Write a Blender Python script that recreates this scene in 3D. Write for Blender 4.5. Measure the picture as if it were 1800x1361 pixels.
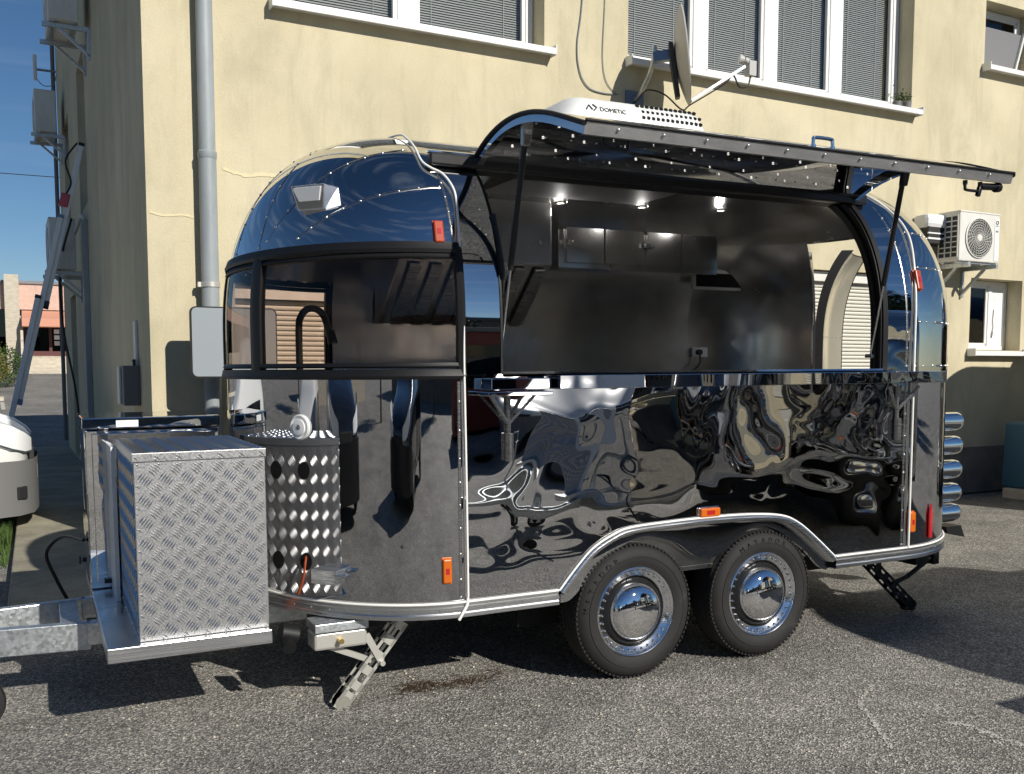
import bpy, bmesh, math, random
from math import sin, cos, pi, radians, sqrt, atan2, asin
from mathutils import Vector, Matrix, Quaternion
R = random.Random(7)
for o_ in list(bpy.data.objects): bpy.data.objects.remove(o_)
scene = bpy.context.scene
COL = scene.collection

# ------------------------------------------------------------------ camera, sky, sun, exposure
YAW, PITCH, ROLL, FPX, YP = .4585, .08, .0008, 1696.1, 785.2
fw = Vector((sin(YAW)*cos(PITCH), cos(YAW)*cos(PITCH), -sin(PITCH)))
rt = Vector((cos(YAW), -sin(YAW), 0)); up = rt.cross(fw)
r2 = rt*cos(ROLL)+up*sin(ROLL); u2 = up*cos(ROLL)-rt*sin(ROLL)
cam = bpy.data.cameras.new('camera'); camo = bpy.data.objects.new('camera', cam); COL.objects.link(camo)
m3 = Matrix((r2, u2, -fw)).transposed()
camo.matrix_world = Matrix.Translation((-2.528, -3.773, 1.4735)) @ m3.to_4x4()
cam.sensor_fit = 'HORIZONTAL'; cam.sensor_width = 36; cam.lens = FPX/1800*36
cam.shift_y = (YP-680.5)/1800; cam.clip_start = .05; cam.clip_end = 3000
scene.camera = camo

SUN = Vector((.258, -.816, .517)).normalized()
EL = asin(SUN.z); ROT = atan2(SUN.x, SUN.y)
w = bpy.data.worlds.new('World'); scene.world = w; w.use_nodes = True
nt = w.node_tree; nt.nodes.clear()
sky = nt.nodes.new('ShaderNodeTexSky'); sky.sky_type = 'NISHITA'; sky.sun_disc = False
sky.sun_elevation = EL; sky.sun_rotation = ROT; sky.altitude = 1000; sky.air_density = 1.0; sky.dust_density = .1; sky.ozone_density = 4
bg = nt.nodes.new('ShaderNodeBackground'); bg.inputs[1].default_value = .066
wo = nt.nodes.new('ShaderNodeOutputWorld')
hs = nt.nodes.new('ShaderNodeHueSaturation'); hs.inputs['Saturation'].default_value = 1.12
nt.links.new(sky.outputs[0], hs.inputs['Color']); 
wt = nt.nodes.new('ShaderNodeTexCoord'); wm = nt.nodes.new('ShaderNodeMapping'); wm.inputs['Scale'].default_value = (1.6, 1.6, 26)
wn = nt.nodes.new('ShaderNodeTexNoise'); wn.inputs['Scale'].default_value = 1.4; wn.inputs['Detail'].default_value = 5
wr = nt.nodes.new('ShaderNodeValToRGB'); wr.color_ramp.elements[0].position = .52; wr.color_ramp.elements[1].position = .80; wr.color_ramp.elements[1].color = (.2, .2, .2, 1)
wx = nt.nodes.new('ShaderNodeMix'); wx.data_type = 'RGBA'; wx.inputs[7].default_value = (9, 10, 11, 1)      # thin streaks of cirrus
nt.links.new(wt.outputs['Generated'], wm.inputs[0]); nt.links.new(wm.outputs[0], wn.inputs['Vector']); nt.links.new(wn.outputs['Fac'], wr.inputs[0]); nt.links.new(wr.outputs[0], wx.inputs[0])
nt.links.new(hs.outputs[0], wx.inputs[6]); nt.links.new(wx.outputs[2], bg.inputs[0]); nt.links.new(bg.outputs[0], wo.inputs[0])
sl = bpy.data.lights.new('sun', 'SUN'); sl.energy = 5.0; sl.angle = radians(.53); sl.color = (1, .95, .86)
so = bpy.data.objects.new('sun', sl); COL.objects.link(so); so.rotation_euler = SUN.to_track_quat('Z', 'Y').to_euler()
so.location = SUN*60
vs = scene.view_settings; vs.view_transform = 'Standard'; vs.look = 'None'; vs.exposure = 0; vs.gamma = 1
scene.cycles.max_bounces = 9; scene.cycles.glossy_bounces = 6; scene.cycles.diffuse_bounces = 3; scene.cycles.transparent_max_bounces = 10
scene.cycles.sample_clamp_indirect = 6

# ------------------------------------------------------------------ materials
def s2l(c):
    return tuple((x/12.92 if x <= .04045 else ((x+.055)/1.055)**2.4) for x in c)
MATS = {}
def mat(name, col, rough=.5, metal=0, spec=.5, **k):
    m = bpy.data.materials.new(name); m.use_nodes = True
    p = m.node_tree.nodes['Principled BSDF']
    p.inputs['Base Color'].default_value = (*col, 1); p.inputs['Roughness'].default_value = rough
    p.inputs['Metallic'].default_value = metal; p.inputs['Specular IOR Level'].default_value = spec
    if 'coat' in k: p.inputs['Coat Weight'].default_value = k['coat']; p.inputs['Coat Roughness'].default_value = .05
    if 'emit' in k: p.inputs['Emission Color'].default_value = (*col, 1); p.inputs['Emission Strength'].default_value = k['emit']
    MATS[name] = m
    return m
class N:
    """small node-graph helper"""
    def __init__(s, m):
        s.m = m; s.t = m.node_tree; s.p = s.t.nodes['Principled BSDF']
        s.tc = s.t.nodes.new('ShaderNodeTexCoord')
    def new(s, ty, **kw):
        n = s.t.nodes.new(ty)
        for a, b in kw.items(): setattr(n, a, b)
        return n
    def link(s, a, b): s.t.links.new(a, b)
    def mapping(s, scale=(1, 1, 1), loc=(0, 0, 0), rot=(0, 0, 0)):
        n = s.new('ShaderNodeMapping'); n.inputs['Scale'].default_value = scale; n.inputs['Location'].default_value = loc; n.inputs['Rotation'].default_value = rot
        s.link(s.tc.outputs['Object'], n.inputs['Vector']); return n.outputs[0]
    def noise(s, scale, detail=4, rough=.55, vec=None, dist=0):
        n = s.new('ShaderNodeTexNoise'); n.inputs['Scale'].default_value = scale; n.inputs['Detail'].default_value = detail
        n.inputs['Roughness'].default_value = rough; n.inputs['Distortion'].default_value = dist
        s.link(vec if vec is not None else s.tc.outputs['Object'], n.inputs['Vector']); return n.outputs['Fac']
    def voro(s, scale, vec=None, out='Color', feature='F1'):
        n = s.new('ShaderNodeTexVoronoi', feature=feature); n.inputs['Scale'].default_value = scale
        s.link(vec if vec is not None else s.tc.outputs['Object'], n.inputs['Vector']); return n.outputs[out]
    def ramp(s, fac, stops):
        n = s.new('ShaderNodeValToRGB'); e = n.color_ramp.elements
        while len(e) < len(stops): e.new(.5)
        for el, (p, c) in zip(e, stops): el.position = p; el.color = (*c, 1) if len(c) == 3 else c
        s.link(fac, n.inputs[0]); return n.outputs[0]
    def mix(s, fac, a, b, mode='MIX'):
        n = s.new('ShaderNodeMix', data_type='RGBA', blend_type=mode)
        for sock, v in ((n.inputs[0], fac), (n.inputs[6], a), (n.inputs[7], b)):
            if hasattr(v, 'is_linked') or hasattr(v, 'node'): s.link(v, sock)
            elif isinstance(v, (int, float)): sock.default_value = v
            else: sock.default_value = (*v, 1)
        return n.outputs[2]
    def math(s, op, a, b=0):
        n = s.new('ShaderNodeMath', operation=op)
        for sock, v in ((n.inputs[0], a), (n.inputs[1], b)):
            if hasattr(v, 'node'): s.link(v, sock)
            else: sock.default_value = v
        return n.outputs[0]
    def bump(s, h, strength=.3, dist=.01, prev=None):
        n = s.new('ShaderNodeBump'); n.inputs['Strength'].default_value = strength; n.inputs['Distance'].default_value = dist
        s.link(h, n.inputs['Height'])
        if prev is not None: s.link(prev, n.inputs['Normal'])
        return n.outputs[0]
    def base(s, c): s.link(c, s.p.inputs['Base Color'])
    def rough(s, c): s.link(c, s.p.inputs['Roughness'])
    def norm(s, c): s.link(c, s.p.inputs['Normal'])

# asphalt: coarse worn aggregate
m = mat('asphalt', (.2, .19, .17), .88); g = N(m)
st = g.voro(130, out='Color'); sep = g.new('ShaderNodeSeparateColor'); g.link(st, sep.inputs[0])
stone = g.ramp(sep.outputs[0], [(0, (.035, .035, .034)), (.3, (.13, .128, .122)), (.6, (.31, .30, .285)), (.85, (.50, .485, .46)), (1, (.9, .88, .84))])
fine = g.noise(260, 3, .7)
c1 = g.mix(.3, stone, g.ramp(fine, [(.3, (.06, .059, .057)), (.7, (.42, .41, .39))]), 'MIX')
big = g.noise(.55, 5, .6); pat = g.ramp(big, [(.3, (.64, .637, .635)), (.62, (1.08, 1.055, 1.01))])
c2 = g.mix(1, c1, pat, 'MULTIPLY')
med = g.noise(4, 5, .65); c3 = g.mix(1, c2, g.ramp(med, [(.25, (.72, .71, .7)), (.7, (1.1, 1.09, 1.06))]), 'MULTIPLY')
oil = g.noise(.8, 6, .7, g.mapping((1, 1, 1), (3.1, 1.7, 0)), .8); c3 = g.mix(1, c3, g.ramp(oil, [(.28, (.62, .61, .60)), (.42, (1, 1, 1)), (.66, (1, 1, 1)), (.78, (1.22, 1.2, 1.16))]), 'MULTIPLY')
g.base(c3)
vd = g.voro(130, out='Distance'); g.norm(g.bump(vd, .8, .008, g.bump(fine, .4, .004)))

m = mat('concrete', (.36, .33, .25), .9); g = N(m)
c = g.ramp(g.noise(2.2, 8, .7), [(.3, (.20, .185, .14)), (.7, (.42, .385, .29))])
sp = g.voro(120, out='Color'); c = g.mix(.22, c, sp, 'OVERLAY'); g.base(c); g.norm(g.bump(g.noise(90, 4, .7), .5, .006))

# rendered facade
m = mat('stucco', (.6, .52, .3), .92, spec=.2); g = N(m)
n1 = g.noise(.9, 6, .6); n2 = g.noise(1.1, 8, .7, g.mapping((2.2, 2.2, .8)), .6)
c = g.ramp(n1, [(.28, (.525, .47, .325)), (.5, (.605, .542, .38)), (.75, (.685, .618, .445))])
c = g.mix(.55, c, g.ramp(n2, [(.28, (.66, .66, .65)), (.52, (1, 1, 1)), (.75, (1.10, 1.09, 1.06))]), 'MULTIPLY')
st_ = g.noise(1.0, 6, .7, g.mapping((7, 7, .35))); c = g.mix(.22, c, g.ramp(st_, [(.30, (.62, .61, .58)), (.48, (1, 1, 1))]), 'MULTIPLY')
fn = g.noise(150, 3, .7); c = g.mix(.55, c, g.ramp(fn, [(.3, (.72, .71, .69)), (.7, (1.18, 1.17, 1.14))]), 'MULTIPLY')
g.base(c); g.norm(g.bump(fn, .55, .006, g.bump(g.noise(38, 4, .6), .28, .008)))
m = mat('stucco_patch', (.70, .62, .40), .9, spec=.2); g = N(m)
g.norm(g.bump(g.noise(120, 3, .7), .4, .005))
m = mat('plinth_paint', (.22, .19, .155), .85); g = N(m)
g.base(g.ramp(g.noise(3, 6, .7), [(.3, (.15, .13, .11)), (.7, (.27, .235, .19))])); g.norm(g.bump(g.noise(110, 3), .4, .005))

# polished sheet metal, several amounts of oil-canning
def mirror(name, col=(.56, .565, .58), rough=.008, wav=None, scr=.0):
    m = mat(name, col, rough, 1); g = N(m); prev = None
    if wav:
        for (sc, vec, amp) in wav:
            prev = g.bump(g.noise(sc, .8, .35, g.mapping(vec), .6), 1, amp, prev)
    sm = g.noise(5, 6, .7, g.mapping((1, 1, 1.5)))
    g.rough(g.ramp(sm, [(.4, (rough,)*3), (.85, (rough+.022,)*3)]))
    g.base(g.mix(.5, col, g.ramp(g.noise(9, 7, .75), [(.3, (col[0]*.86, col[1]*.86, col[2]*.86)), (.7, col)])))
    if prev is not None: g.norm(prev)
    return m
mirror('mirror_nose', wav=[(1.6, (1, 1, .5), .0022)])
mirror('mirror_side', wav=[(2.2, (1, 1, 1.2), .016)])
mirror('mirror_dome', (.64, .635, .63), .025, wav=[(1.5, (1, 1, 1), .002)])
mirror('mirror_plain')
mirror('mirror_cabinet', (.72, .72, .72), .008, wav=[(2.2, (1, 1, 1.6), .008)])
mirror('mirror_shelf', (.66, .66, .67), .008, wav=[(3.5, (1, 1, .3), .006)])
mirror('awning_skin', (.60, .62, .66), .03, wav=[(1.3, (1, 2, 2), .004)])
mirror('chrome', (.86, .87, .89), .03)
def brushed(name, col, rough, vec=(1, 60, 60)):
    m = mat(name, col, rough, 1); g = N(m)
    f = g.noise(6, 3, .6, g.mapping(vec)); g.rough(g.ramp(f, [(.3, (rough*.7,)*3), (.7, (rough*1.3,)*3)]))
    g.base(g.mix(.4, col, g.ramp(g.noise(7, 5, .7), [(.3, tuple(x*.75 for x in col)), (.7, tuple(min(1, x*1.1) for x in col))])))
    g.norm(g.bump(f, .08, .002)); return m
brushed('brushed_steel', (.42, .41, .40), .28, (1, 1, 80))
brushed('aluminium', (.66, .67, .68), .30, (.6, .6, 40))
m = mat('lining', (.58, .57, .55), .24, 1); g = N(m)
g.rough(g.ramp(g.noise(3, 4, .6), [(.3, (.18,)*3), (.7, (.28,)*3)])); g.norm(g.bump(g.noise(2.2, 2, .5), .6, .012))
brushed('tread_plate', (.46, .46, .46), .42, (20, 20, 20)); MATS['tread_plate'].node_tree.nodes['Principled BSDF'].inputs['Metallic'].default_value = .85
mat('lip_metal', (.50, .49, .48), .42, .8); g = N(MATS['lip_metal']); g.base(g.ramp(g.noise(5, 6, .7, g.mapping((1, 4, 4))), [(.3, (.36, .355, .35)), (.7, (.56, .55, .54))]))
mat('ladder_metal', (.72, .72, .72), .4, .15)
mat('rivet_metal', (.80, .80, .80), .28, 1)
mat('rim_metal', (.78, .79, .81), .17, 1)
mat('tread_bar', (.64, .64, .64), .33, 1)
m = mat('galvanised', (.55, .58, .60), .42, .85); g = N(m)
vz = g.voro(70, out='Color'); sp = g.new('ShaderNodeSeparateColor'); g.link(vz, sp.inputs[0])
g.base(g.ramp(g.math('ADD', g.math('MULTIPLY', sp.outputs[0], .5), g.math('MULTIPLY', g.noise(4, 6, .7), .6)), [(.2, (.42, .45, .47)), (.8, (.62, .65, .67))]))
g.rough(g.ramp(sp.outputs[1], [(0, (.32,)*3), (1, (.55,)*3)]))
mat('zinc', (.60, .59, .54), .38, .55)
m = mat('black_rubber', (.009, .009, .010), .5, spec=.3); g = N(m); g.norm(g.bump(g.noise(60, 3), .1, .002))
m = mat('tyre', (.022, .021, .02), .75); g = N(m)
g.base(g.ramp(g.noise(6, 7, .7), [(.35, (.009, .0088, .0085)), (.6, (.014, .0135, .013)), (.8, (.04, .036, .031))])); g.norm(g.bump(g.noise(70, 3), .25, .002))
mat('black_paint', (.01, .01, .011), .3)
mat('black_matt', (.012, .012, .012), .7)
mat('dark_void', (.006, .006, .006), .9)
mat('chassis_black', (.016, .016, .016), .6)
m = mat('white_plastic', (.80, .80, .79), .35); g = N(m); g.base(g.ramp(g.noise(3, 6, .7), [(.3, (.70, .70, .68)), (.7, (.83, .83, .82))]))
m = mat('white_frame', (.80, .80, .79), .4); g = N(m); g.base(g.ramp(g.noise(2, 6, .7), [(.3, (.70, .70, .68)), (.65, (.84, .84, .83))]))
m = mat('ac_case', (.72, .71, .66), .45); g = N(m); g.base(g.ramp(g.noise(4, 6, .7, g.mapping((1, 1, .4))), [(.3, (.60, .58, .52)), (.7, (.76, .75, .71))]))
mat('grille_dark', (.02, .02, .021), .6)
mat('blind', (.56, .56, .53), .55)
mat('bead', (.86, .85, .80), .25)
mat('pipe_grey', (.30, .335, .35), .5, .0); g = N(MATS['pipe_grey']); g.base(g.ramp(g.noise(2, 7, .7, g.mapping((2, 2, .5))), [(.3, (.24, .27, .285)), (.7, (.37, .40, .415))]))
mat('amber', (.60, .13, .008), .25, coat=.5)
mat('orange_red', (.40, .05, .012), .25, coat=.5)
mat('red_lens', (.45, .015, .02), .2, coat=.6)
mat('lamp_lens', (.85, .87, .88), .25)
mat('lamp_glint_glow', (1, .95, .86), .4, emit=.9)  # glow of the lit downlights, also used for the painted glints under the hatch
mat('mirror_board', (.30, .335, .36), .28)
mat('dish_grey', (.46, .45, .43), .45)
mat('dish_dark', (.03, .03, .033), .5)
mat('blue_steel', (.16, .22, .32), .4, .4)
mat('cable_black', (.012, .012, .012), .5)
mat('cable_white', (.7, .68, .6), .5)
mat('orange_hose', (.62, .11, .03), .45)
mat('brass', (.72, .52, .2), .3, 1)
mat('shutter', (.66, .64, .56), .5)
mat('door_skin', (.66, .62, .50), .18, .55); g = N(MATS['door_skin']); g.norm(g.bump(g.noise(3, 2), .5, .004))  # beige base colour stands in for a reflection in the leaf's satin metal
mat('wood', (.30, .19, .10), .55)
mat('dark_print', (.02, .02, .022), .5)
mat('grey_print', (.25, .27, .30), .5)
mat('bin_blue', (.04, .12, .19), .4)
mat('bag_black', (.012, .012, .013), .3)
mat('bag_teal', (.10, .36, .34), .4)
mat('awning_orange', (.62, .30, .20), .8)
mat('pink_brick', (.60, .37, .28), .85); g = N(MATS['pink_brick']); g.base(g.ramp(g.noise(5, 6, .7), [(.3, (.52, .34, .27)), (.7, (.66, .47, .39))]))
mat('pale_stone', (.55, .49, .40), .85); g = N(MATS['pale_stone']); g.base(g.ramp(g.noise(3, 7, .7, g.mapping((1, 1, 4))), [(.3, (.40, .35, .27)), (.7, (.62, .56, .46))]))
mat('maroon', (.10, .03, .028), .5)
mat('dark_red', (.16, .022, .018), .5)
mat('car_white', (.72, .72, .70), .3, coat=.8)
mat('car_grey', (.16, .16, .158), .55)
mat('car_black', (.012, .013, .016), .15, coat=1)
mat('roof_grey', (.16, .16, .16), .8)
mat('tile', (.22, .22, .23), .8)
m = mat('grass', (.06, .11, .02), .8)
m = mat('leaf_olive', (.16, .15, .025), .6); g = N(m); g.base(g.ramp(g.noise(3, 4), [(.3, (.09, .10, .015)), (.7, (.24, .20, .04))]))
m = mat('leaf_green', (.06, .11, .02), .6); g = N(m); g.base(g.ramp(g.noise(3, 4), [(.3, (.03, .065, .012)), (.7, (.09, .15, .03))]))
mat('leaf_dark', (.028, .055, .014), .65)
mat('bark', (.09, .065, .045), .9)
m = mat('needles', (.07, .038, .018), .9)
mat('chalk', (.55, .52, .44), .9)
mat('crack', (.60, .575, .52), .9)
mat('soil', (.035, .028, .02), .95)

def glass(name, tint, frac, ior=1.5, rough=0.0):
    m = bpy.data.materials.new(name); m.use_nodes = True; t = m.node_tree; t.nodes.clear()
    tr = t.nodes.new('ShaderNodeBsdfTransparent'); tr.inputs[0].default_value = (*tint, 1)
    gl = t.nodes.new('ShaderNodeBsdfGlossy'); gl.inputs[0].default_value = (frac, frac, frac, 1); gl.inputs[1].default_value = rough
    fr = t.nodes.new('ShaderNodeFresnel'); ge = t.nodes.new('ShaderNodeNewGeometry'); mi = t.nodes.new('ShaderNodeMapRange')
    mi.inputs[3].default_value = ior; mi.inputs[4].default_value = 1/ior; t.links.new(ge.outputs['Backfacing'], mi.inputs[0]); t.links.new(mi.outputs[0], fr.inputs[0])   # same reflectance from both faces
    mx = t.nodes.new('ShaderNodeMixShader'); o = t.nodes.new('ShaderNodeOutputMaterial')
    t.links.new(fr.outputs[0], mx.inputs[0]); t.links.new(tr.outputs[0], mx.inputs[1]); t.links.new(gl.outputs[0], mx.inputs[2]); t.links.new(mx.outputs[0], o.inputs[0])
    MATS[name] = m
glass('smoked_pane', (.76, .66, .60), .6, 1.42)
glass('window_glass', (.86, .87, .87), .8)
glass('dark_glass', (.10, .11, .12), .9)
glass('lens_clear', (.8, .8, .8), .9)

# ------------------------------------------------------------------ mesh helpers
def frame_from(d):
    d = Vector(d).normalized(); a = Vector((0, 0, 1)) if abs(d.z) < .9 else Vector((1, 0, 0))
    x = d.cross(a).normalized(); return x, d.cross(x).normalized(), d
class MB:
    def __init__(s): s.v = []; s.f = []
    def add(s, vs_, fs_):
        o = len(s.v); s.v += [tuple(v) for v in vs_]; s.f += [tuple(i+o for i in f) for f in fs_]; return s
    def box(s, x0, x1, y0, y1, z0, z1):
        return s.add([(x0, y0, z0), (x1, y0, z0), (x1, y1, z0), (x0, y1, z0), (x0, y0, z1), (x1, y0, z1), (x1, y1, z1), (x0, y1, z1)],
                     [(0, 3, 2, 1), (4, 5, 6, 7), (0, 1, 5, 4), (1, 2, 6, 5), (2, 3, 7, 6), (3, 0, 4, 7)])
    def obox(s, c, ax, ay, az):
        c, ax, ay, az = map(Vector, (c, ax, ay, az)); vs_ = []
        for k in (-1, 1):
            for i, j in ((-1, -1), (1, -1), (1, 1), (-1, 1)): vs_.append(c+ax*i+ay*j+az*k)
        return s.add(vs_, [(0, 3, 2, 1), (4, 5, 6, 7), (0, 1, 5, 4), (1, 2, 6, 5), (2, 3, 7, 6), (3, 0, 4, 7)])
    def bar(s, p, q, w, h, upv=(0, 0, 1)):
        p, q = Vector(p), Vector(q); d = (q-p); n = d.cross(Vector(upv)); 
        if n.length < 1e-6: n = d.cross(Vector((1, 0, 0)))
        n.normalize(); u = n.cross(d).normalized()
        return s.obox((p+q)/2, n*w/2, u*h/2, d/2)
    def cyl(s, p, q, r, seg=16, r2=None, cap=True):
        p, q = Vector(p), Vector(q); x, y, d = frame_from(q-p); r2 = r if r2 is None else r2; vs_ = []
        for c, rr in ((p, r), (q, r2)):
            for i in range(seg): a = 2*pi*i/seg; vs_.append(c+x*rr*cos(a)+y*rr*sin(a))
        fs_ = [(i, (i+1) % seg, seg+(i+1) % seg, seg+i) for i in range(seg)]
        if cap: fs_ += [tuple(range(seg))[::-1], tuple(range(seg, 2*seg))]
        return s.add(vs_, fs_)
    def tube(s, path, r, seg=8, closed=False):
        P = [Vector(p) for p in path]; n = len(P); vs_ = []; prev = None
        for i in range(n):
            a = P[i-1] if (i > 0 or closed) else P[i]; b = P[(i+1) % n] if (i < n-1 or closed) else P[i]
            d = (b-a).normalized()
            if prev is None: x, y, _ = frame_from(d)
            else: x = (prev-d*prev.dot(d)).normalized(); y = d.cross(x)
            prev = x
            for k in range(seg): t = 2*pi*k/seg; vs_.append(P[i]+x*r*cos(t)+y*r*sin(t))
        fs_ = []
        for i in range(n if closed else n-1):
            j = (i+1) % n
            for k in range(seg): fs_.append((i*seg+k, i*seg+(k+1) % seg, j*seg+(k+1) % seg, j*seg+k))
        if not closed: fs_ += [tuple(range(seg))[::-1], tuple(range((n-1)*seg, n*seg))]
        return s.add(vs_, fs_)
    def lathe(s, prof, origin, axis, seg=32, closed=False):
        x, y, d = frame_from(axis); o = Vector(origin); vs_ = []
        for (r, t) in prof:
            for k in range(seg): a = 2*pi*k/seg; vs_.append(o+d*t+x*r*cos(a)+y*r*sin(a))
        n = len(prof); fs_ = []
        for i in range(n if closed else n-1):
            j = (i+1) % n
            for k in range(seg): fs_.append((i*seg+k, i*seg+(k+1) % seg, j*seg+(k+1) % seg, j*seg+k))
        return s.add(vs_, fs_)
    def prism(s, poly, vec):
        v = Vector(vec); P = [Vector(p) for p in poly]; n = len(P)
        return s.add(P+[p+v for p in P], [tuple(range(n))[::-1], tuple(range(n, 2*n))]+[(i, (i+1) % n, n+(i+1) % n, n+i) for i in range(n)])
    def grid(s, pts):  # pts[i][j]
        a = len(pts); b = len(pts[0])
        return s.add([p for row in pts for p in row], [(i*b+j, (i+1)*b+j, (i+1)*b+j+1, i*b+j+1) for i in range(a-1) for j in range(b-1)])
    def rivet(s, p, n, r=.006):
        x, y, d = frame_from(n); p = Vector(p); vs_ = []
        for rr, h in ((r, 0), (r*.8, r*.45)):
            for k in range(6): a = pi*k/3; vs_.append(p+x*rr*cos(a)+y*rr*sin(a)+d*h)
        vs_.append(p+d*r*.7)
        return s.add(vs_, [(k, (k+1) % 6, 6+(k+1) % 6, 6+k) for k in range(6)]+[(6+k, 6+(k+1) % 6, 12) for k in range(6)])
    def build(s, name, m, parent=None, smooth=None, bevel=0, recalc=True, label=None, kind=None):
        me = bpy.data.meshes.new(name); me.from_pydata(s.v, [], s.f)
        if recalc:
            b = bmesh.new(); b.from_mesh(me); bmesh.ops.recalc_face_normals(b, faces=b.faces); b.to_mesh(me); b.free()
        me.materials.append(MATS[m] if isinstance(m, str) else m)
        if smooth is not None:
            me.polygons.foreach_set('use_smooth', [True]*len(me.polygons)); me.set_sharp_from_angle(angle=radians(smooth))
        me.update()
        o = bpy.data.objects.new(name, me); COL.objects.link(o); o.parent = parent
        if bevel:
            md = o.modifiers.new('bevel', 'BEVEL'); md.width = bevel; md.segments = 2; md.limit_method = 'ANGLE'; md.angle_limit = radians(40)
        if label: o['label'] = label
        if kind: o['kind'] = kind
        return o
def thing(name, label, cat, loc=(0, 0, 0), rotz=0, group=None):
    o = bpy.data.objects.new(name, None); COL.objects.link(o); o.location = loc; o.rotation_euler = (0, 0, rotz); o.empty_display_size = .1
    o['label'] = label; o['category'] = cat
    if group: o['group'] = group
    return o
def tag(o, label, cat, group=None):
    o['label'] = label; o['category'] = cat
    if group: o['group'] = group
    return o
KIDS = {}
def kids(o): return [c for c in bpy.data.objects if c.parent == o]
def text_mesh(name, body, size, m, parent, loc, rot, extrude=.001, align='LEFT'):
    cu = bpy.data.curves.new(name+'_c', 'FONT'); cu.body = body; cu.size = size; cu.extrude = extrude; cu.align_x = align
    tmp = bpy.data.objects.new('tmp', cu); COL.objects.link(tmp)
    dg = bpy.context.evaluated_depsgraph_get(); me = bpy.data.meshes.new_from_object(tmp.evaluated_get(dg))
    bpy.data.objects.remove(tmp); bpy.data.curves.remove(cu)
    me.materials.clear(); me.materials.append(MATS[m]); me.name = name
    o = bpy.data.objects.new(name, me); COL.objects.link(o); o.parent = parent; o.location = loc; o.rotation_euler = rot
    return o
def spline(pts, n=8):
    P = [Vector(p) for p in pts]; out = []
    for i in range(len(P)-1):
        a = P[max(i-1, 0)]; b = P[i]; c = P[i+1]; d = P[min(i+2, len(P)-1)]
        for k in range(n):
            t = k/n; out.append(.5*((2*b)+(c-a)*t+(2*a-5*b+4*c-d)*t*t+(3*b-a-3*c+d)*t**3))
    out.append(P[-1]); return out

# ------------------------------------------------------------------ ground
def gz(x, y):
    t = min(1, max(0, (y-24)/26)); return 1.23*t*t*(3-2*t)
xs = [-600, -200, -80, -40, -20, -12, -8, -6, -4, -3, -2, -1, 0, 1, 2, 3, 4, 6, 8, 12, 20, 40, 80, 200, 600]
ys = [-600, -200, -80, -40, -20, -10, -6, -4, -2, 0, 2, 4, 8, 14, 20, 24]+[24+26*i/14 for i in range(1, 15)]+[70, 120, 250, 600]
b = MB(); b.grid([[(x, y, gz(x, y)) for y in ys] for x in xs])
ground = b.build('ground', 'asphalt', smooth=60); ground['kind'] = 'structure'
b = MB(); b.box(-2.72, -1.9, 2.35, 15.4, .004, .085)
pv = b.build('pavement', 'concrete', bevel=.012); pv['kind'] = 'structure'
# pale scratches and cracks in the asphalt
def strip(path, w, z=.004, jit=.4):
    P = spline(path, 6); vs_ = []; n = len(P)
    for i, p in enumerate(P):
        d = (P[min(i+1, n-1)]-P[max(i-1, 0)]).normalized(); nn = Vector((-d.y, d.x, 0)); t = sin(pi*(i+.3)/(n+.2))
        ww = w*(.25+t)*(1+R.uniform(-jit, jit)); off = nn*R.uniform(-.2, .2)*w
        vs_ += [p+nn*ww/2+off, p-nn*ww/2+off]
    vs_ = [(v[0], v[1], z) for v in vs_]
    return vs_, [(2*i, 2*i+1, 2*i+3, 2*i+2) for i in range(n-1)]
for pth, ww in [([(.92, -.58, 0), (.71, -.71, 0), (.6, -.87, 0), (.52, -.99, 0), (.42, -1.14, 0)], .008), ([(.84, -1.06, 0), (.89, -1.11, 0), (.89, -1.22, 0), (.90, -1.37, 0)], .013),
                ([(3.6, 2.6, 0), (4.6, 2.5, 0), (5.4, 2.0, 0), (6.3, 1.9, 0)], .03), ([(4.6, 1.25, 0), (5.2, 1.5, 0), (6, 1.5, 0)], .04), ]:
    b = MB(); P_ = spline(pth, 14)
    for p in P_:
        for k in range(7):
            q = p+Vector((R.gauss(0, ww*.9), R.gauss(0, ww*.9), .0035+R.random()*.001)); r = R.uniform(.0015, .005)*(1 if R.random() < .8 else 1.8); a = R.uniform(0, 6)
            b.add([q+Vector((r*cos(a+j*1.57)*R.uniform(.6, 1.3), r*sin(a+j*1.57)*R.uniform(.6, 1.3), 0)) for j in range(4)], [(0, 1, 2, 3)])
    b.build('scratch', 'crack', ground, recalc=False, kind='stuff')
# pine litter on the asphalt in front of the wheels
b = MB()
for i in range(420):
    x = R.choice([R.gauss(-.98, .07), R.gauss(-.72, .12), R.gauss(-.85, .2)]); y = .33+.12*(x+.85)+R.gauss(0, .045)+.03*sin(x*11)
    a = R.uniform(0, pi); L = R.uniform(.008, .03); z = .003+R.random()*.006; d = Vector((cos(a), sin(a), R.uniform(-.1, .15)))*L; n = Vector((-sin(a), cos(a), 0))*.0016
    p = Vector((x, y, z)); b.add([p-d-n, p-d+n, p+d+n, p+d-n], [(0, 1, 2, 3)])
lit = b.build('leaf_litter', 'needles', recalc=False); lit['kind'] = 'stuff'; tag(lit, 'scattered brown pine needles on the asphalt between steady leg and front wheel', 'litter')
b = MB()
for i in range(1500):
    p = Vector((R.uniform(-2.6, 2.2), R.uniform(-2.6, 2.4), .002)); r = R.uniform(.003, .009); a = R.uniform(0, 6)
    b.add([p+Vector((r*cos(a+k*2.1), r*sin(a+k*2.1), 0)) for k in range(3)]+[p+Vector((0, 0, r*.8))], [(0, 1, 3), (1, 2, 3), (2, 0, 3)])
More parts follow.
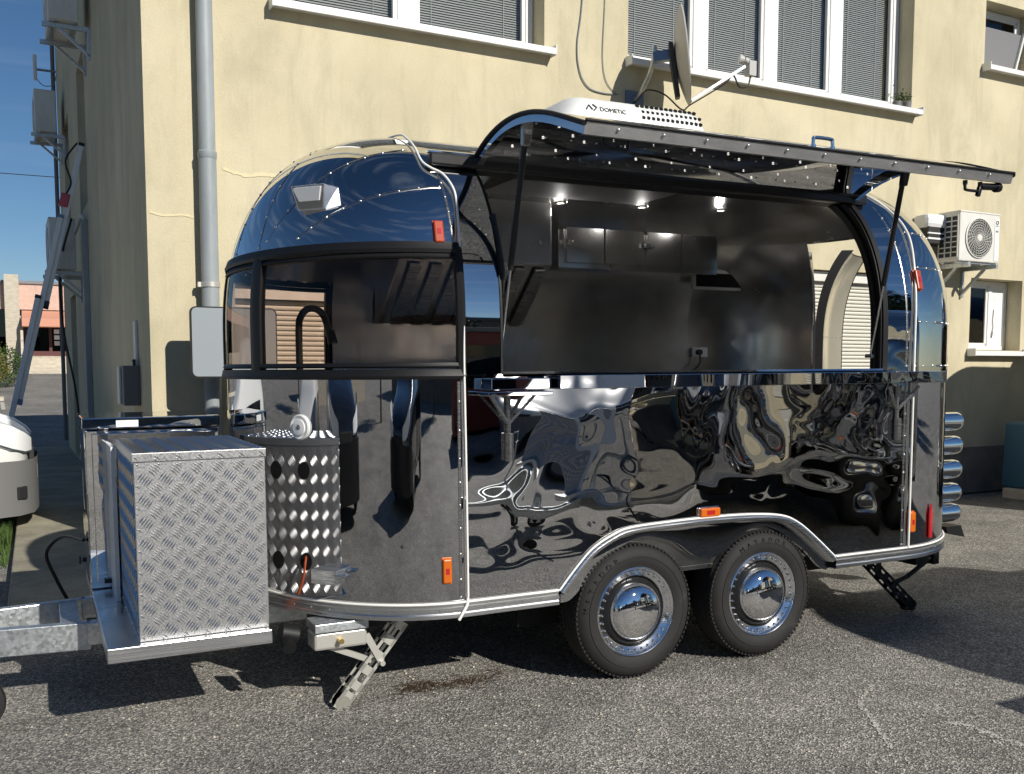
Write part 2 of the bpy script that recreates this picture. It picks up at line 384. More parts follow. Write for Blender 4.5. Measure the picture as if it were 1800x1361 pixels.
gv = b.build('loose_gravel', 'pale_stone', recalc=False); gv['kind'] = 'stuff'; tag(gv, 'loose pale stone chips scattered over the asphalt', 'gravel')
b = MB()
for i in range(700):
    y = R.choice([R.uniform(4.2, 6.0), R.uniform(5.0, 5.6), R.uniform(6.0, 7.5)]); x = -2.76-abs(R.gauss(0, .05)); h = R.uniform(.04, .16)*(1.3 if 4.9 < y < 5.7 else .7)
    a = R.uniform(0, 6.28); l = R.uniform(.01, .06); p = Vector((x, y, 0)); q = p+Vector((cos(a)*l, sin(a)*l, h)); n = Vector((-sin(a), cos(a), 0))*.006
    b.add([p-n, p+n, q], [(0, 1, 2)])
gr = b.build('grass_tufts', 'grass', recalc=False); gr['kind'] = 'stuff'; tag(gr, 'weeds growing along the kerb beside the white car', 'grass')

# ------------------------------------------------------------------ cream building
BROT = .0228; PC = Vector((-1.753, 3.833, 0))
bdv = Vector((cos(BROT), sin(BROT), 0)); bnv = Vector((-sin(BROT), cos(BROT), 0))
def fl(x, y, z): return PC+bdv*x+bnv*y+Vector((0, 0, z))      # facade frame -> world
bld = thing('cream_building', 'two-storey cream rendered building with white framed windows behind the trailer', 'building', PC, BROT)
def wall(name, u0, u1, v0, v1, holes, P, Nn, depth, m, parent):
    """wall sheet with rectangular recesses; P(u,v)->point on face, Nn inward normal"""
    us = sorted({u0, u1, *[h[0] for h in holes], *[h[1] for h in holes]}); vs_ = sorted({v0, v1, *[h[2] for h in holes], *[h[3] for h in holes]})
    b = MB()
    for i in range(len(us)-1):
        for j in range(len(vs_)-1):
            cu, cv = (us[i]+us[i+1])/2, (vs_[j]+vs_[j+1])/2
            if any(h[0] < cu < h[1] and h[2] < cv < h[3] for h in holes): continue
            b.add([P(us[i], vs_[j]), P(us[i+1], vs_[j]), P(us[i+1], vs_[j+1]), P(us[i], vs_[j+1])], [(0, 1, 2, 3)])
    D = Vector(Nn)*depth
    for (a, c, e, f) in holes:
        q = [P(a, e), P(c, e), P(c, f), P(a, f)]
        for k in range(4):
            s0, s1 = Vector(q[k]), Vector(q[(k+1) % 4]); b.add([s0, s1, s1+D, s0+D], [(0, 1, 2, 3)])
    return b.build(name, m, parent, recalc=False)
FH = [(.95, 3.33, 4.27, 6.0), (4.21, 7.95, 4.31, 6.0), (9.12, 10.02, 4.95, 5.68), (9.04, 9.97, 1.70, 2.54), (6.5, 8.35, .9, 2.52), (.62, 1.6, 1.25, 2.13)]
wall('front_wall', 0, 16, 0, 8.0, FH, lambda u, v: Vector((u, 0, v)), (0, 1, 0), .3, 'stucco', bld)
LH = [(5.35, 6.6, 3.5, 5.35), (8.2, 9.5, .1, 2.6), (8.6, 9.8, 3.6, 5.3)]
wall('side_wall', 0, 11.4, 0, 8.0, LH, lambda u, v: Vector((0, u, v)), (1, 0, 0), .22, 'stucco', bld)
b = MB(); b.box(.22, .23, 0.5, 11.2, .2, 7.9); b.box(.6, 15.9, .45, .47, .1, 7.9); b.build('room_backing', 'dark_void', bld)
b = MB(); b.add([(0, 11.4, 0), (16, 11.4, 0), (16, 11.4, 8), (0, 11.4, 8)], [(0, 1, 2, 3)]); b.add([(16, 0, 0), (16, 11.4, 0), (16, 11.4, 8), (16, 0, 8)], [(0, 1, 2, 3)]); b.build('rear_wall', 'stucco', bld, recalc=False)
b = MB(); b.box(-.18, 16.2, -.15, 11.6, 8.0, 8.2); b.build('roof', 'tile', bld)
b = MB(); b.box(7.0, 16.1, -.012, .05, 0, .56); b.build('plinth', 'plinth_paint', bld)
b = MB(); b.box(.004, 16, -.02, .02, -.05, .02); b.build('wall_foot', 'soil', bld)
# pale plaster repairs that run across the facade like a crack
b = MB()
pth = spline([(.55, 0, 2.98), (.65, 0, 2.955), (.75, 0, 2.945), (.85, 0, 2.965), (.95, 0, 2.96), (1.05, 0, 2.93), (1.2, 0, 2.925), (1.35, 0, 2.945), (1.5, 0, 2.94), (1.8, 0, 2.90)], 6)
pts = [[(p[0], -.004, p[2]+.012+R.uniform(-.004, .006)), (p[0], -.004, p[2]-.012+R.uniform(-.006, .004))] for p in pth]
b.grid(pts); pth = spline([(.02, 0, 2.62), (.12, 0, 2.60), (.25, 0, 2.615), (.33, 0, 2.60)], 5)
b.grid([[(p[0], -.004, p[2]+.008+R.uniform(-.003, .004)), (p[0], -.004, p[2]-.008)] for p in pth])
b.build('plaster_repair', 'stucco_patch', bld, recalc=False)

def window(u0, u1, v0, v1, mull, y=.2, blinds=True, sill=True, fr=.06, glass_m='window_glass', panel=None, sillz=None, slat=.021):
    """white framed window in the facade; mull = list of (centre,width)"""
    wn = MB()
    yb = y+.07
    wn.box(u0, u1, y, yb, v0, v0+fr); wn.box(u0, u1, y, yb, v1-fr, v1)
    wn.box(u0, u0+fr, y-.001, yb, v0, v1); wn.box(u1-fr, u1, y-.001, yb, v0, v1)
    for c, ww in mull: wn.box(c-ww/2, c+ww/2, y-.002, yb, v0, v1)
    win = wn.build('window', 'white_frame', bld, bevel=.006)
    ed = [u0+fr]
    for c, ww in mull: ed += [c-ww/2, c+ww/2]
    ed += [u1-fr]; panes = [(ed[i], ed[i+1]) for i in range(0, len(ed), 2)]
    for i, (a, c) in enumerate(panes):
        sb = MB(); e = .035; z0, z1 = v0+fr, v1-fr
        if panel is not None and i == panel: 
            sb.box(a, c, y+.012, y+.05, z0, z1); sb.build('panel', 'white_frame', win); continue
        sb.box(a, c, y+.01, y+.05, z0, z0+e); sb.box(a, c, y+.01, y+.05, z1-e, z1); sb.box(a, a+e, y+.01, y+.05, z0, z1); sb.box(c-e, c, y+.01, y+.05, z0, z1)
        sb.build('sash', 'white_frame', win, bevel=.004)
        gb = MB(); gb.box(a+e, c-e, y+.026, y+.032, z0+e, z1-e); gb.build('pane', glass_m, win)
        if blinds:
            bl = MB(); z = z0+e
            while z < z1-e:
                bl.obox(((a+c)/2, y+.085, z), ((c-a)/2-e*.6, 0, 0), (0, .0058, .0086), (0, -.0006, .0005)); z += slat
            bl.box(a+.16, a+.166, y+.07, y+.072, z0, z1); bl.box(c-.19, c-.184, y+.07, y+.072, z0, z1)
            bl.build('blind_slats', 'blind', win, recalc=False, kind='stuff')
    if sill:
        sz = v0 if sillz is None else sillz
        s_ = MB(); s_.box(u0-.035, u1+.06, -.11, y+.01, sz-.055, sz-.02); s_.box(u0-.035, u1+.06, -.115, -.10, sz-.075, sz-.02)
        s_.box(u0-.042, u0-.03, -.12, .0, sz-.08, sz+.01); s_.box(u1+.055, u1+.067, -.12, .0, sz-.08, sz+.01)
        s_.build('window_sill', 'white_frame', win, bevel=.005)
    return win
window(.96, 3.325, 4.275, 5.99, [(2.125, .17)], fr=.07)
window(4.22, 7.945, 4.315, 5.99, [(5.19, .16), (6.09, .16), (7.0, .16)], fr=.085)
w3 = window(9.125, 10.015, 4.955, 5.675, [], fr=.05, blinds=False, glass_m='dark_glass')
window(9.05, 9.965, 1.71, 2.535, [(9.66, .06)], fr=.05, blinds=False, panel=1, glass_m='dark_glass')
# frosted tilting pane of the small upper window
b = MB(); b.prism([(9.2, .17, 5.02), (9.86, .17, 5.02), (9.86, .07, 5.42), (9.2, .07, 5.42)], (0, .012, .002)); b.build('tilted_pane', 'tile', w3)
b = MB(); b.bar((9.88, .165, 5.0), (9.88, .05, 5.44), .03, .03); b.build('tilted_sash', 'white_frame', w3)
# vent disc and hanging cord on the lower window's white panel
b = MB(); b.lathe([(.055, 0), (.055, -.012), (.045, -.014), (.043, -.006), (0, -.006)], (9.79, .21, 2.36), (0, -1, 0), 20); b.build('vent_disc', 'ac_case', bld, smooth=40)
b = MB(); b.tube(spline([(9.745, .205, 2.2), (9.73, .203, 2.07), (9.74, .203, 1.98), (9.715, .203, 1.9), (9.72, .203, 1.86), (9.74, .203, 1.93)], 5), .004, 5); b.build('cord', 'grille_dark', bld)
def shutter(u0, u1, v0, v1, y=.12, pitch=.04):
    b = MB(); z = v0; 
    b.box(u0, u1, y+.03, y+.05, v0, v1)
    while z < v1-.12:
        b.prism([(u0, y+.03, z), (u0, y+.004, z+.006), (u0, y, z+pitch*.5), (u0, y+.006, z+pitch-.008), (u0, y+.03, z+pitch-.004)], (u1-u0, 0, 0)); z += pitch
    sh = b.build('roller_shutter', 'shutter', bld, recalc=True)
    c = MB(); c.box(u0, u1, y-.06, y+.06, v1-.1, v1-.001); c.build('shutter_box', 'ac_case', sh)
    s_ = MB(); s_.box(u0-.04, u1+.04, -.1, y+.08, v0-.05, v0-.015); s_.build('window_sill', 'white_frame', bld, bevel=.005)
shutter(6.51, 8.34, .91, 2.51)
shutter(.63, 1.59, 1.26, 2.12)
for (a, c, e, f) in LH:
    b = MB(); b.box(.16, .2, a+.01, c-.01, e+.01, f-.01); b.build('side_window', 'dark_glass', bld)
    b = MB(); b.box(.15, .19, a+.011, a+.08, e+.011, f-.011); b.box(.15, .19, c-.08, c-.011, e+.011, f-.011); b.box(.15, .191, (a+c)/2-.04, (a+c)/2+.04, e+.02, f-.02); b.build('side_window_frame', 'white_frame', bld)
# cables running down beside the first window
for nm, pth, r in [('cable', [(3.74, -.012, 5.6), (3.71, -.012, 4.75), (3.66, -.012, 4.35), (3.69, -.012, 4.12), (3.78, -.012, 4.0), (3.93, -.012, 3.97), (4.1, -.012, 3.98)], .006),
                   ('cable', [(3.96, -.01, 5.6), (3.95, -.01, 4.8), (3.93, -.01, 4.3), (3.97, -.01, 4.08), (4.08, -.01, 3.98)], .004)]:
    b = MB(); b.tube(spline(pth, 6), r, 5); b.build(nm, 'grey_print', bld)

# ---- things fixed to the facade
t = thing('downpipe', 'grey-blue round downpipe running up the facade beside its corner', 'pipe', fl(.425, 0, 0), BROT)
b = MB(); b.cyl((0, -.085, 0), (0, -.085, 3.06), .064, 24); b.build('pipe', 'pipe_grey', t, smooth=40)
b = MB(); b.cyl((0, -.085, 3.02), (0, -.085, 7.9), .060, 24); b.lathe([(.064, 0), (.069, .01), (.069, .05), (.0605, .06)], (0, -.085, 3.02), (0, 0, 1), 24); b.build('upper_pipe', 'pipe_grey', t, smooth=40)
for z in (2.1, 4.9):
    b = MB(); b.lathe([(.065, -.018), (.071, -.018), (.071, .018), (.065, .018)], (0, -.085, z), (0, 0, 1), 24); b.box(-.09, -.06, -.1, -.06, z-.018, z+.018); b.box(-.03, -.015, -.03, .0, z-.012, z+.012); b.build('clamp', 'zinc', t, smooth=40)
t = thing('traffic_mirror', 'grey rectangular board with black rim on a post beside the downpipe', 'mirror', fl(.52, -.4, 0), BROT+.02)
def rrect(w_, h_, r, n=5):
    P = []
    for cx, cz, a0 in ((w_/2-r, h_/2-r, 0), (-w_/2+r, h_/2-r, pi/2), (-w_/2+r, -h_/2+r, pi), (w_/2-r, -h_/2+r, 1.5*pi)):
        for k in range(n+1): a = a0+pi/2*k/n; P.append((cx+r*cos(a), cz+r*sin(a)))
    return P
P = rrect(.62, .51, .045); b = MB(); b.prism([(p[0]+.01, 0, 1.665+p[1]) for p in P], (0, .03, 0)); b.build('rim', 'black_rubber', t, smooth=30)
P = rrect(.60, .49, .036); b = MB(); b.prism([(p[0]+.01, -.006, 1.665+p[1]) for p in P], (0, .02, 0)); b.build('face', 'mirror_board', t)
b = MB(); b.cyl((.03, .065, 0), (.03, .065, 1.75), .03, 14); b.box(-.05, .11, .03, .066, 1.6, 1.7); b.build('post', 'galvanised', t, smooth=40)

# satellite dish
t = thing('satellite_dish', 'pale grey satellite dish on a bent arm beside the upstairs window', 'satellite dish', fl(4.30, 0, 3.96), BROT)
dn = Vector((.82, -.56, .12)).normalized(); dc = Vector((.10, -.47, .27)); du = (Vector((0, 0, 1))-dn*dn.z).normalized(); dsd = dn.cross(du)
b = MB(); rows = []
for i in range(9):
    r = .41*i/8; row = []
    for k in range(33):
        a = 2*pi*k/32; row.append(dc+dsd*r*.92*cos(a)+du*r*1.04*sin(a)+dn*(.085*(r/.41)**2))
    rows.append(row)
b.grid(rows); rows2 = [[p-dn*.012 for p in row] for row in rows]; b.grid(rows2); b.grid([rows[-1], rows2[-1]])
b.build('reflector', 'dish_grey', t, smooth=50)
b = MB(); b.prism([dc-dn*.02+du*.1-dsd*.12, dc-dn*.02+du*.1+dsd*.12, dc-dn*.0-du*.36+dsd*.05, dc-dn*.0-du*.36-dsd*.05], -dn*.04); b.build('back_brace', 'dish_dark', t, bevel=.006)
b = MB(); b.obox(dc-dn*.11+du*.02, dn*.09, du*.045, dsd*.04); b.build('tilt_bracket', 'blue_steel', t, bevel=.008)
b = MB(); b.tube(spline([(-.02, 0, 0), (-.02, -.06, .0), (-.03, -.16, .06), (-.02, -.25, .17), (-.055, -.36, .28), (-.055, -.37, .36)], 6), .021, 10); b.build('arm', 'galvanised', t, smooth=50)
b = MB(); b.box(-.12, .08, -.02, -.001, -.07, .07); b.build('wall_plate', 'blue_steel', t, bevel=.004)
a0 = dc-du*.40+dn*.09; a1 = Vector((.76, -.62, .24)); b = MB(); b.bar(a0, a1, .028, .028); b.build('feed_arm', 'galvanised', t, bevel=.004)
b = MB(); b.cyl(a1+Vector((-.05, .02, .06)), a1+Vector((-.01, .0, .055)), .045, 16, .03); b.cyl(a1+Vector((-.01, 0, .055)), a1+Vector((.05, -.01, .03)), .03, 14); b.box(a1.x+.02, a1.x+.1, a1.y-.04, a1.y+.03, a1.z-.08, a1.z+.05); b.build('receiver_head', 'dish_grey', t, smooth=40)
b = MB(); b.tube(spline([a1+Vector((.06, -.01, -.05)), a1+Vector((.04, 0, -.16)), a1+Vector((-.06, 0, -.19)), a1+Vector((-.12, .02, -.09)), a1*.6+a0*.4+Vector((0, 0, -.04)), a0+Vector((0, 0, -.03)), a0+Vector((-.06, .05, -.07)), a0+Vector((-.2, .12, .06)), a0+Vector((-.33, .2, .10)), (-.02, -.06, -.02), (-.06, -.02, -.06)], 7), .007, 6); b.build('cable', 'cable_black', t, smooth=50)

# outdoor air-conditioning units
def ac_unit(t, W=.72, D=.28, H=.54, fan=True, logo=False):
    """case front at y=-D-.1, back y=-.1; z from 0"""
    y0 = -.12-D; y1 = -.12
    b = MB(); b.box(0, W, y0, y1, .0, H); case = b.build('case', 'ac_case', t, bevel=.012)
    b = MB(); b.box(-.004, W+.004, y0-.006, y1+.002, H-.006, H+.014); b.build('top_cover', 'ac_case', t, bevel=.008)
    if fan:
        cx, cz, r = W*.47, H*.49, H*.40
        b = MB(); b.lathe([(r*1.02, 0), (r*1.05, .012), (r*.99, .016), (r*.98, .0)], (cx, y0, cz), (0, -1, 0), 40); ring = b.build('fan_ring', 'ac_case', t, smooth=40)
        b = MB(); b.cyl((cx, y0-.001, cz), (cx, y0-.003, cz), r, 40); b.build('fan_opening', 'grille_dark', ring)
        b = MB()
        for k in range(6): b.lathe([(r*(k+2.2)/8, .008), (r*(k+2.2)/8+.004, .012), (r*(k+2.2)/8+.008, .008)], (cx, y0, cz), (0, -1, 0), 32)
        for k in range(26):
            a = 2*pi*k/26; pp = [(cx+rr*r*cos(a+.5*(rr-.2)), y0-.013, cz+rr*r*sin(a+.5*(rr-.2))) for rr in (.2, .5, .8, 1)]
            b.tube(pp, .0028, 4)
        b.lathe([(0, .022), (r*.16, .02), (r*.2, .012)], (cx, y0, cz), (0, -1, 0), 20); b.build('fan_guard', 'ac_case', ring, smooth=40, kind='stuff')
        b = MB(); b.box(W*.87, W*.985, y0-.004, y0, H*.04, H*.92); b.build('side_strip', 'white_plastic', t)
    # left side grille
    b = MB(); b.box(-.003, .0, y0+.02, y1-.02, .04, H-.04); gr_ = b.build('side_grille', 'grille_dark', t)
    b = MB()
    for k in range(9): z = .04+(H-.08)*k/8; b.box(-.012, -.003, y0+.02, y1-.02, z-.006, z+.006)
    for k in range(4): yy = y0+.02+(D-.04)*k/3; b.box(-.012, -.003, yy-.006, yy+.006, .04, H-.04)
    b.build('grille_bars', 'ac_case', gr_)
    for x in (.1, W-.1):
        b = MB(); b.bar((x, 0, -.04), (x, y0-.06, -.04), .035, .05); b.bar((x, -.012, -.32), (x, y0+.1, -.06), .03, .03); b.bar((x, -.015, -.36), (x, -.015, -.02), .04, .03); b.build('bracket', 'galvanised', t, bevel=.003)
    b = MB(); b.box(.02, W-.02, y0+.03, y0+.07, -.018, -.002); b.box(.02, W-.02, y1-.07, y1-.03, -.018, -.002); b.build('rail', 'galvanised', t)
    if logo:
        b = MB(); b.lathe([(.022, .0), (.022, .004), (.014, .004), (.014, 0)], (W*.925, y0-.004, H*.84), (0, -1, 0), 18); b.build('logo_ring', 'dark_print', t)
        text_mesh('logo_text', 'GREE', .022, 'grey_print', t, (W*.925, y0-.0055, H*.755), (pi/2, 0, 0), .0006, 'CENTER')
        b = MB(); b.box(W*.89, W*.96, y0-.006, y0-.004, H*.64, H*.68); b.build('rating_label', 'grey_print', t)
        b = MB(); b.box(W*.885, W*.975, y0-.006, y0-.004, H*.1, H*.24); b.build('energy_label', 'lamp_lens', t)
t = thing('air_conditioner', 'cream outdoor air conditioner with round fan grille right of the trailer', 'air conditioner', fl(8.30, 0, 2.66), BROT, 'outdoor air conditioners'); ac_unit(t, .66, .28, .53, True, True)
t = thing('wall_unit', 'white rounded wall unit half hidden behind the trailer tail and fan unit', 'vent unit', fl(8.02, 0, 2.86), BROT)
b = MB(); b.box(0, .46, -.22, -.001, .16, .32); b.build('hood', 'white_plastic', t, bevel=.05)
b = MB(); b.box(.03, .44, -.2, -.001, .0, .2); b.build('slot', 'grille_dark', t)
b = MB(); b.box(.025, .445, -.205, -.19, .04, .06); b.box(.025, .445, -.205, -.19, .1, .115); b.build('louvre', 'white_plastic', t)

# things on the shaded side wall: local x' = out of wall (-bd), y' = along
def side_ac(dep, z, label):
    t = thing('air_conditioner', label, 'air conditioner', fl(0, dep, z), BROT-pi/2, 'outdoor air conditioners')
    ac_unit(t, .85, .30, .62); return t
side_ac(5.0, 5.22, 'grey outdoor air conditioner at the top of the shaded side wall, cut by the frame')
side_ac(10.2, 5.15, 'outdoor air conditioner against the sky, middle of the three on the side wall')
side_ac(6.7, 2.72, 'lowest outdoor air conditioner on the side wall, behind the ladder')
t = thing('cable_duct', 'tall pale vertical cable duct on the shaded side wall', 'duct', fl(0, 5.56, 0), BROT)
b = MB(); b.box(-.07, 0, -.06, .06, .09, 3.3); b.build('duct', 'pipe_grey', t, bevel=.006)
b = MB(); b.tube(spline([(-.035, 0, 3.28), (-.06, .06, 3.36), (-.12, .3, 3.2), (-.2, .6, 3.05)], 6), .025, 8); b.build('insulated_pipe', 'ac_case', t, smooth=50)
t = thing('meter_box', 'small grey electrical box with a conduit near the building corner', 'box', fl(0, .8, 0), BROT)
b = MB(); b.box(-.13, 0, -.14, .14, 1.18, 1.5); b.build('box', 'car_grey', t, bevel=.01)
b = MB(); b.box(-.15, -.131, -.03, .13, 1.19, 1.49); b.build('cover', 'ac_case', t, bevel=.006)
b = MB(); b.box(-.025, -.001, -.07, .05, 1.5, 1.86); b.build('conduit', 'white_plastic', t, bevel=.008)
b = MB(); b.tube([(-.04, -.1, 1.5), (-.04, -.1, 1.54), (-.03, .06, 1.54)], .012, 6); b.build('cable', 'cable_black', t)
t = thing('antenna_panel', 'small white antenna panel sticking out from the far roof edge against the sky', 'antenna', fl(0, 11.3, 6.5), BROT)
b = MB(); b.box(-.36, -.3, -.06, .06, -.08, .34); b.build('panel', 'white_plastic', t, bevel=.02)
b = MB(); b.cyl((-.31, 0, .1), (0, 0, .1), .02, 8); b.tube(spline([(-.31, 0, -.06), (-.2, 0, -.16), (-.05, 0, -.12), (0, 0, .05)], 5), .008, 5); b.build('mount', 'grey_print', t, smooth=50)
b = MB(); b.cyl((-.05, 11.38, .2), (-.05, 11.38, 7.9), .035, 10); b.build('corner_pipe', 'car_grey', bld, smooth=50)
t = thing('utility_cable', 'black cable hanging down the shaded wall behind the ladder', 'cable', fl(0, 6.4, 0), BROT)
b = MB(); b.tube(spline([(-.18, -.9, 3.3), (-.3, -.4, 2.75), (-.28, -.2, 2.0), (-.16, -.2, 1.2), (-.1, -.2, .4), (-.08, -.2, .1)], 8), .014, 6); b.build('cable_run', 'cable_black', t, smooth=50)

# ladder leaning on the side wall
t = thing('ladder', 'tall aluminium extension ladder leaning against the shaded side wall', 'ladder', (0, 0, 0))
top = Vector((-1.93, 9.25, 4.14)); foot = Vector((-2.90, 9.0, .0)); dl = (top-foot); ll = dl.length; dl.normalize()
wd = Vector((0, 1, 0)); wd = (wd-dl*wd.dot(dl)).normalized(); nn_ = dl.cross(wd)
def ladsec(s0, s1, wdt, off, nm):
    root = None
    for sgn in (-1, 1):
        p = foot+dl*s0+wd*sgn*wdt/2+nn_*off; q = foot+dl*s1+wd*sgn*wdt/2+nn_*off
        b = MB(); b.bar(p, q, .026, .058, nn_); b.build('stile', 'ladder_metal', t, bevel=.004)
        for e_, l_ in ((q, .02), (p, .03)): b = MB(); b.obox(e_, dl*l_, wd*.017, nn_*.034); b.build('end_cap', 'blue_steel' if nm else 'black_paint', t)
    s = s0+.2
    while s < s1:
        b = MB(); c = foot+dl*s+nn_*off; b.cyl(c-wd*(wdt/2+.018), c+wd*(wdt/2+.018), .017, 10); b.build('rung', 'ladder_metal', t, smooth=40); s += .28
ladsec(.05, 2.35, .42, .10, 0); ladsec(1.1, 3.35, .37, .05, 1); ladsec(2.3, ll, .32, .0, 0)
b = MB(); b.obox(foot+dl*3.55-wd*.17+nn_*.05, dl*.08, wd*.03, nn_*.05); b.build('rung_hook', 'red_lens', t, bevel=.01)
b = MB(); q0 = top-wd*.17+nn_*.05; b.tube(spline([q0, q0-dl*.25+nn_*.08, q0-dl*.5-nn_*.03, q0-dl*.75+nn_*.05], 6), .012, 6); b.build('strap', 'cable_black', t, smooth=50)

# flower boxes on the sill
t = thing('flower_box', 'small grey pots with a green plant on the upstairs window sill end', 'flower pot', fl(7.82, .02, 4.295), BROT)
for i, (x, y) in enumerate(((-.05, .02), (.06, -.02))):
    b = MB(); b.cyl((x, y, 0), (x, y, .09), .04, 14, .05); b.build('pot', 'car_grey', t, smooth=40)
b = MB()
for i in range(140):
    p = Vector((R.gauss(.0, .06), R.gauss(0, .04), .1+abs(R.gauss(0, .05)))); a = Vector((R.uniform(-1, 1), R.uniform(-1, 1), R.uniform(-.3, 1))).normalized()*.022; c = a.cross(Vector((R.random(), R.random(), 1))).normalized()*.009
    b.add([p, p+a*.5+c, p+a, p+a*.5-c], [(0, 1, 2, 3)])
b.build('plant_leaves', 'leaf_green', t, recalc=False, kind='stuff')

# bins by the wall at the right edge
t = thing('waste_container', 'dark blue waste container full of bags at the right edge of the wall', 'bin', fl(9.72, -.75, 0), BROT)
b = MB(); b.prism([(-.50, -.35, .12), (.5, -.35, .12), (.56, -.42, .88), (-.56, -.42, .88)], (0, .75, 0)); body = b.build('body', 'bin_blue', t, bevel=.03)
b = MB(); b.prism([(-.4, -.37, .25), (.4, -.37, .25), (.45, -.42, .85), (-.45, -.42, .85)], (0, -.02, 0)); b.build('front_rib', 'bin_blue', t, bevel=.02)
b = MB(); b.box(-.56, .56, -.43, .33, .0, .12); b.build('plinth', 'pale_stone', t, bevel=.01)
def bag(c, r, m):
    b = MB(); rows = []
    for i in range(9):
        ph = pi*i/8; row = []
        for k in range(17):
            a = 2*pi*k/16; rr = r*sin(ph)*(1+.12*sin(3*a+i))
            row.append((c[0]+rr*cos(a), c[1]+rr*sin(a), c[2]+r*.8*-cos(ph)+(.05 if i == 8 else 0)))
        rows.append(row)
    b.grid(rows); return b
bag((-.34, -.1, 1.0), .24, 0).build('rubbish_bag', 'bag_black', t, smooth=60)
bag((.0, -.15, 1.02), .22, 0).build('rubbish_bag', 'bag_teal', t, smooth=60)
bag((.38, -.1, 1.08), .2, 0).build('rubbish_bag', 'bag_black', t, smooth=60)

# ------------------------------------------------------------------ far building, shrubs, wire
t = thing('distant_building', 'low pink-and-stone building with an orange awning over its dark entrance', 'building', (0, 51, 1.23))
def bx(name, m, *a, **k): b = MB(); b.box(*a); return b.build(name, m, t, **k)
bx('base_wall', 'pale_stone', -40, 30, .9, 8, 0, 1.0)
bx('dark_glazing', 'dark_glass', -40, 30, 1.0, 1.2, .9, 3.6)
bx('interior', 'dark_void', -40, 30, 2.2, 2.4, .9, 3.6)
bx('upper_wall', 'pink_brick', -40, 30, .6, 8, 3.25, 4.55)
bx('coping', 'tile', -40, 30, .5, 8.1, 4.55, 4.7)
for x in (-16.5, -3.42, 9.6):
    b = MB(); b.box(x-.33, x+.33, -.05, .9, 0, 4.95); b.build('pier', 'pale_stone', t, bevel=.02)
    b = MB(); b.prism([(x+.335, -.05, 0), (x+.335, -2.2, 0), (x+.335, -.05, 2.9)], (.12, 0, 0)); b.build('stair_cheek', 'pale_stone', t)
b = MB(); b.prism([(-3.0, -.9, 2.35), (-3.0, -.9, 2.75), (-3.0, .55, 3.2), (-3.0, .55, 2.35)], (4.2, 0, 0)); b.build('awning', 'awning_orange', t)
for x in (-2.9, -1.72, -1.2, -.5):
    b = MB(); b.box(x-.07, x+.07, .7, .85, .9, 2.5); b.build('door_post', 'maroon', t)
bx('door_rail', 'maroon', -3, 1.2, .69, .84, .9, 1.15)
for i, z in enumerate((1.75, 2.05, 1.45)): bx('notice', 'lamp_lens' if i < 2 else 'shutter', -1.55, -1.3, .66, .69, z, z+.22)
for i in range(6): bx('step', 'pale_stone', -3.0, 2.5, -1.6+.36*i, .9, .15*i, .15*(i+1)-.002)

def leafball(name, m, parent, blobs, n, size, seed=1):
    r = random.Random(seed); b = MB(); tot = sum(bl[1][0]*bl[1][1]*bl[1][2] for bl in blobs)
    for c, rad in blobs:
        k = int(n*rad[0]*rad[1]*rad[2]/tot)
        for i in range(k):
            d = Vector((r.gauss(0, 1), r.gauss(0, 1), r.gauss(0, 1))).normalized(); q = r.random()**.35*(1+.12*sin(5*d.x+3*d.z+seed))
            p = Vector((c[0]+d.x*rad[0]*q, c[1]+d.y*rad[1]*q, c[2]+d.z*rad[2]*q))
            a = Vector((r.uniform(-1, 1), r.uniform(-1, 1), r.uniform(-1, 1))).normalized()*size*r.uniform(.6, 1.4); s_ = a.cross(Vector((r.random()-.5, r.random()-.5, r.random()+.1))).normalized()*size*.42
            b.add([p, p+a*.5+s_, p+a, p+a*.5-s_], [(0, 1, 2, 3)])
    return b.build(name, m, parent, recalc=False, kind='stuff')
t = thing('olive_shrub', 'rounded yellow-olive shrub at the far left edge', 'shrub', (-4.15, 36, gz(0, 36)))
leafball('foliage', 'leaf_olive', t, [((.0, 0, .9), (.75, .7, .9)), ((-.9, .2, .8), (.8, .7, .8))], 5200, .075, 3)
b = MB(); b.cyl((0, 0, 0), (0, 0, .8), .05, 8, .02); b.build('trunk', 'bark', t)
t = thing('green_shrub', 'darker green shrub behind the olive one by the ladder', 'shrub', (-3.95, 39, gz(0, 39)))
leafball('foliage', 'leaf_green', t, [((.35, 0, .8), (.9, .8, .85)), ((-.7, 0, 1.5), (1.0, .8, 1.1))], 6500, .075, 5)
b = MB(); b.cyl((0, 0, 0), (0, 0, .9), .06, 8, .03); b.build('trunk', 'bark', t)
b = MB(); b.box(-14, -3.5, 33.6, 33.8, gz(0, 33.7)-.1, gz(0, 33.7)+.14)
tag(b.build('garden_kerb', 'pale_stone', None), 'low pale kerb edging the shrub bed at far left', 'kerb')
for i, (x0, y0, x1, y1) in enumerate([(-3.62, 22.6, -3.80, 25.6), (-3.5, 30.5, -3.6, 33)]):
    b = MB(); b.box(0, 0, 0, 0, 0, 0) if False else b.prism([(x0, y0, gz(0, y0)+.005), (x0+.12, y0, gz(0, y0)+.005), (x1+.12, y1, gz(0, y1)+.006), (x1, y1, gz(0, y1)+.006)], (0, 0, .006)); b.build('bay_line', 'chalk', ground)
t = thing('overhead_wire', 'thin wire crossing the sky at far left', 'wire', (-30, 40, 0))
b = MB(); b.tube([(0, 0, 9.5), (15, 0, 9.1), (30, 0, 9.2), (60, 0, 9.8)], .016, 5); b.build('wire', 'cable_black', t)

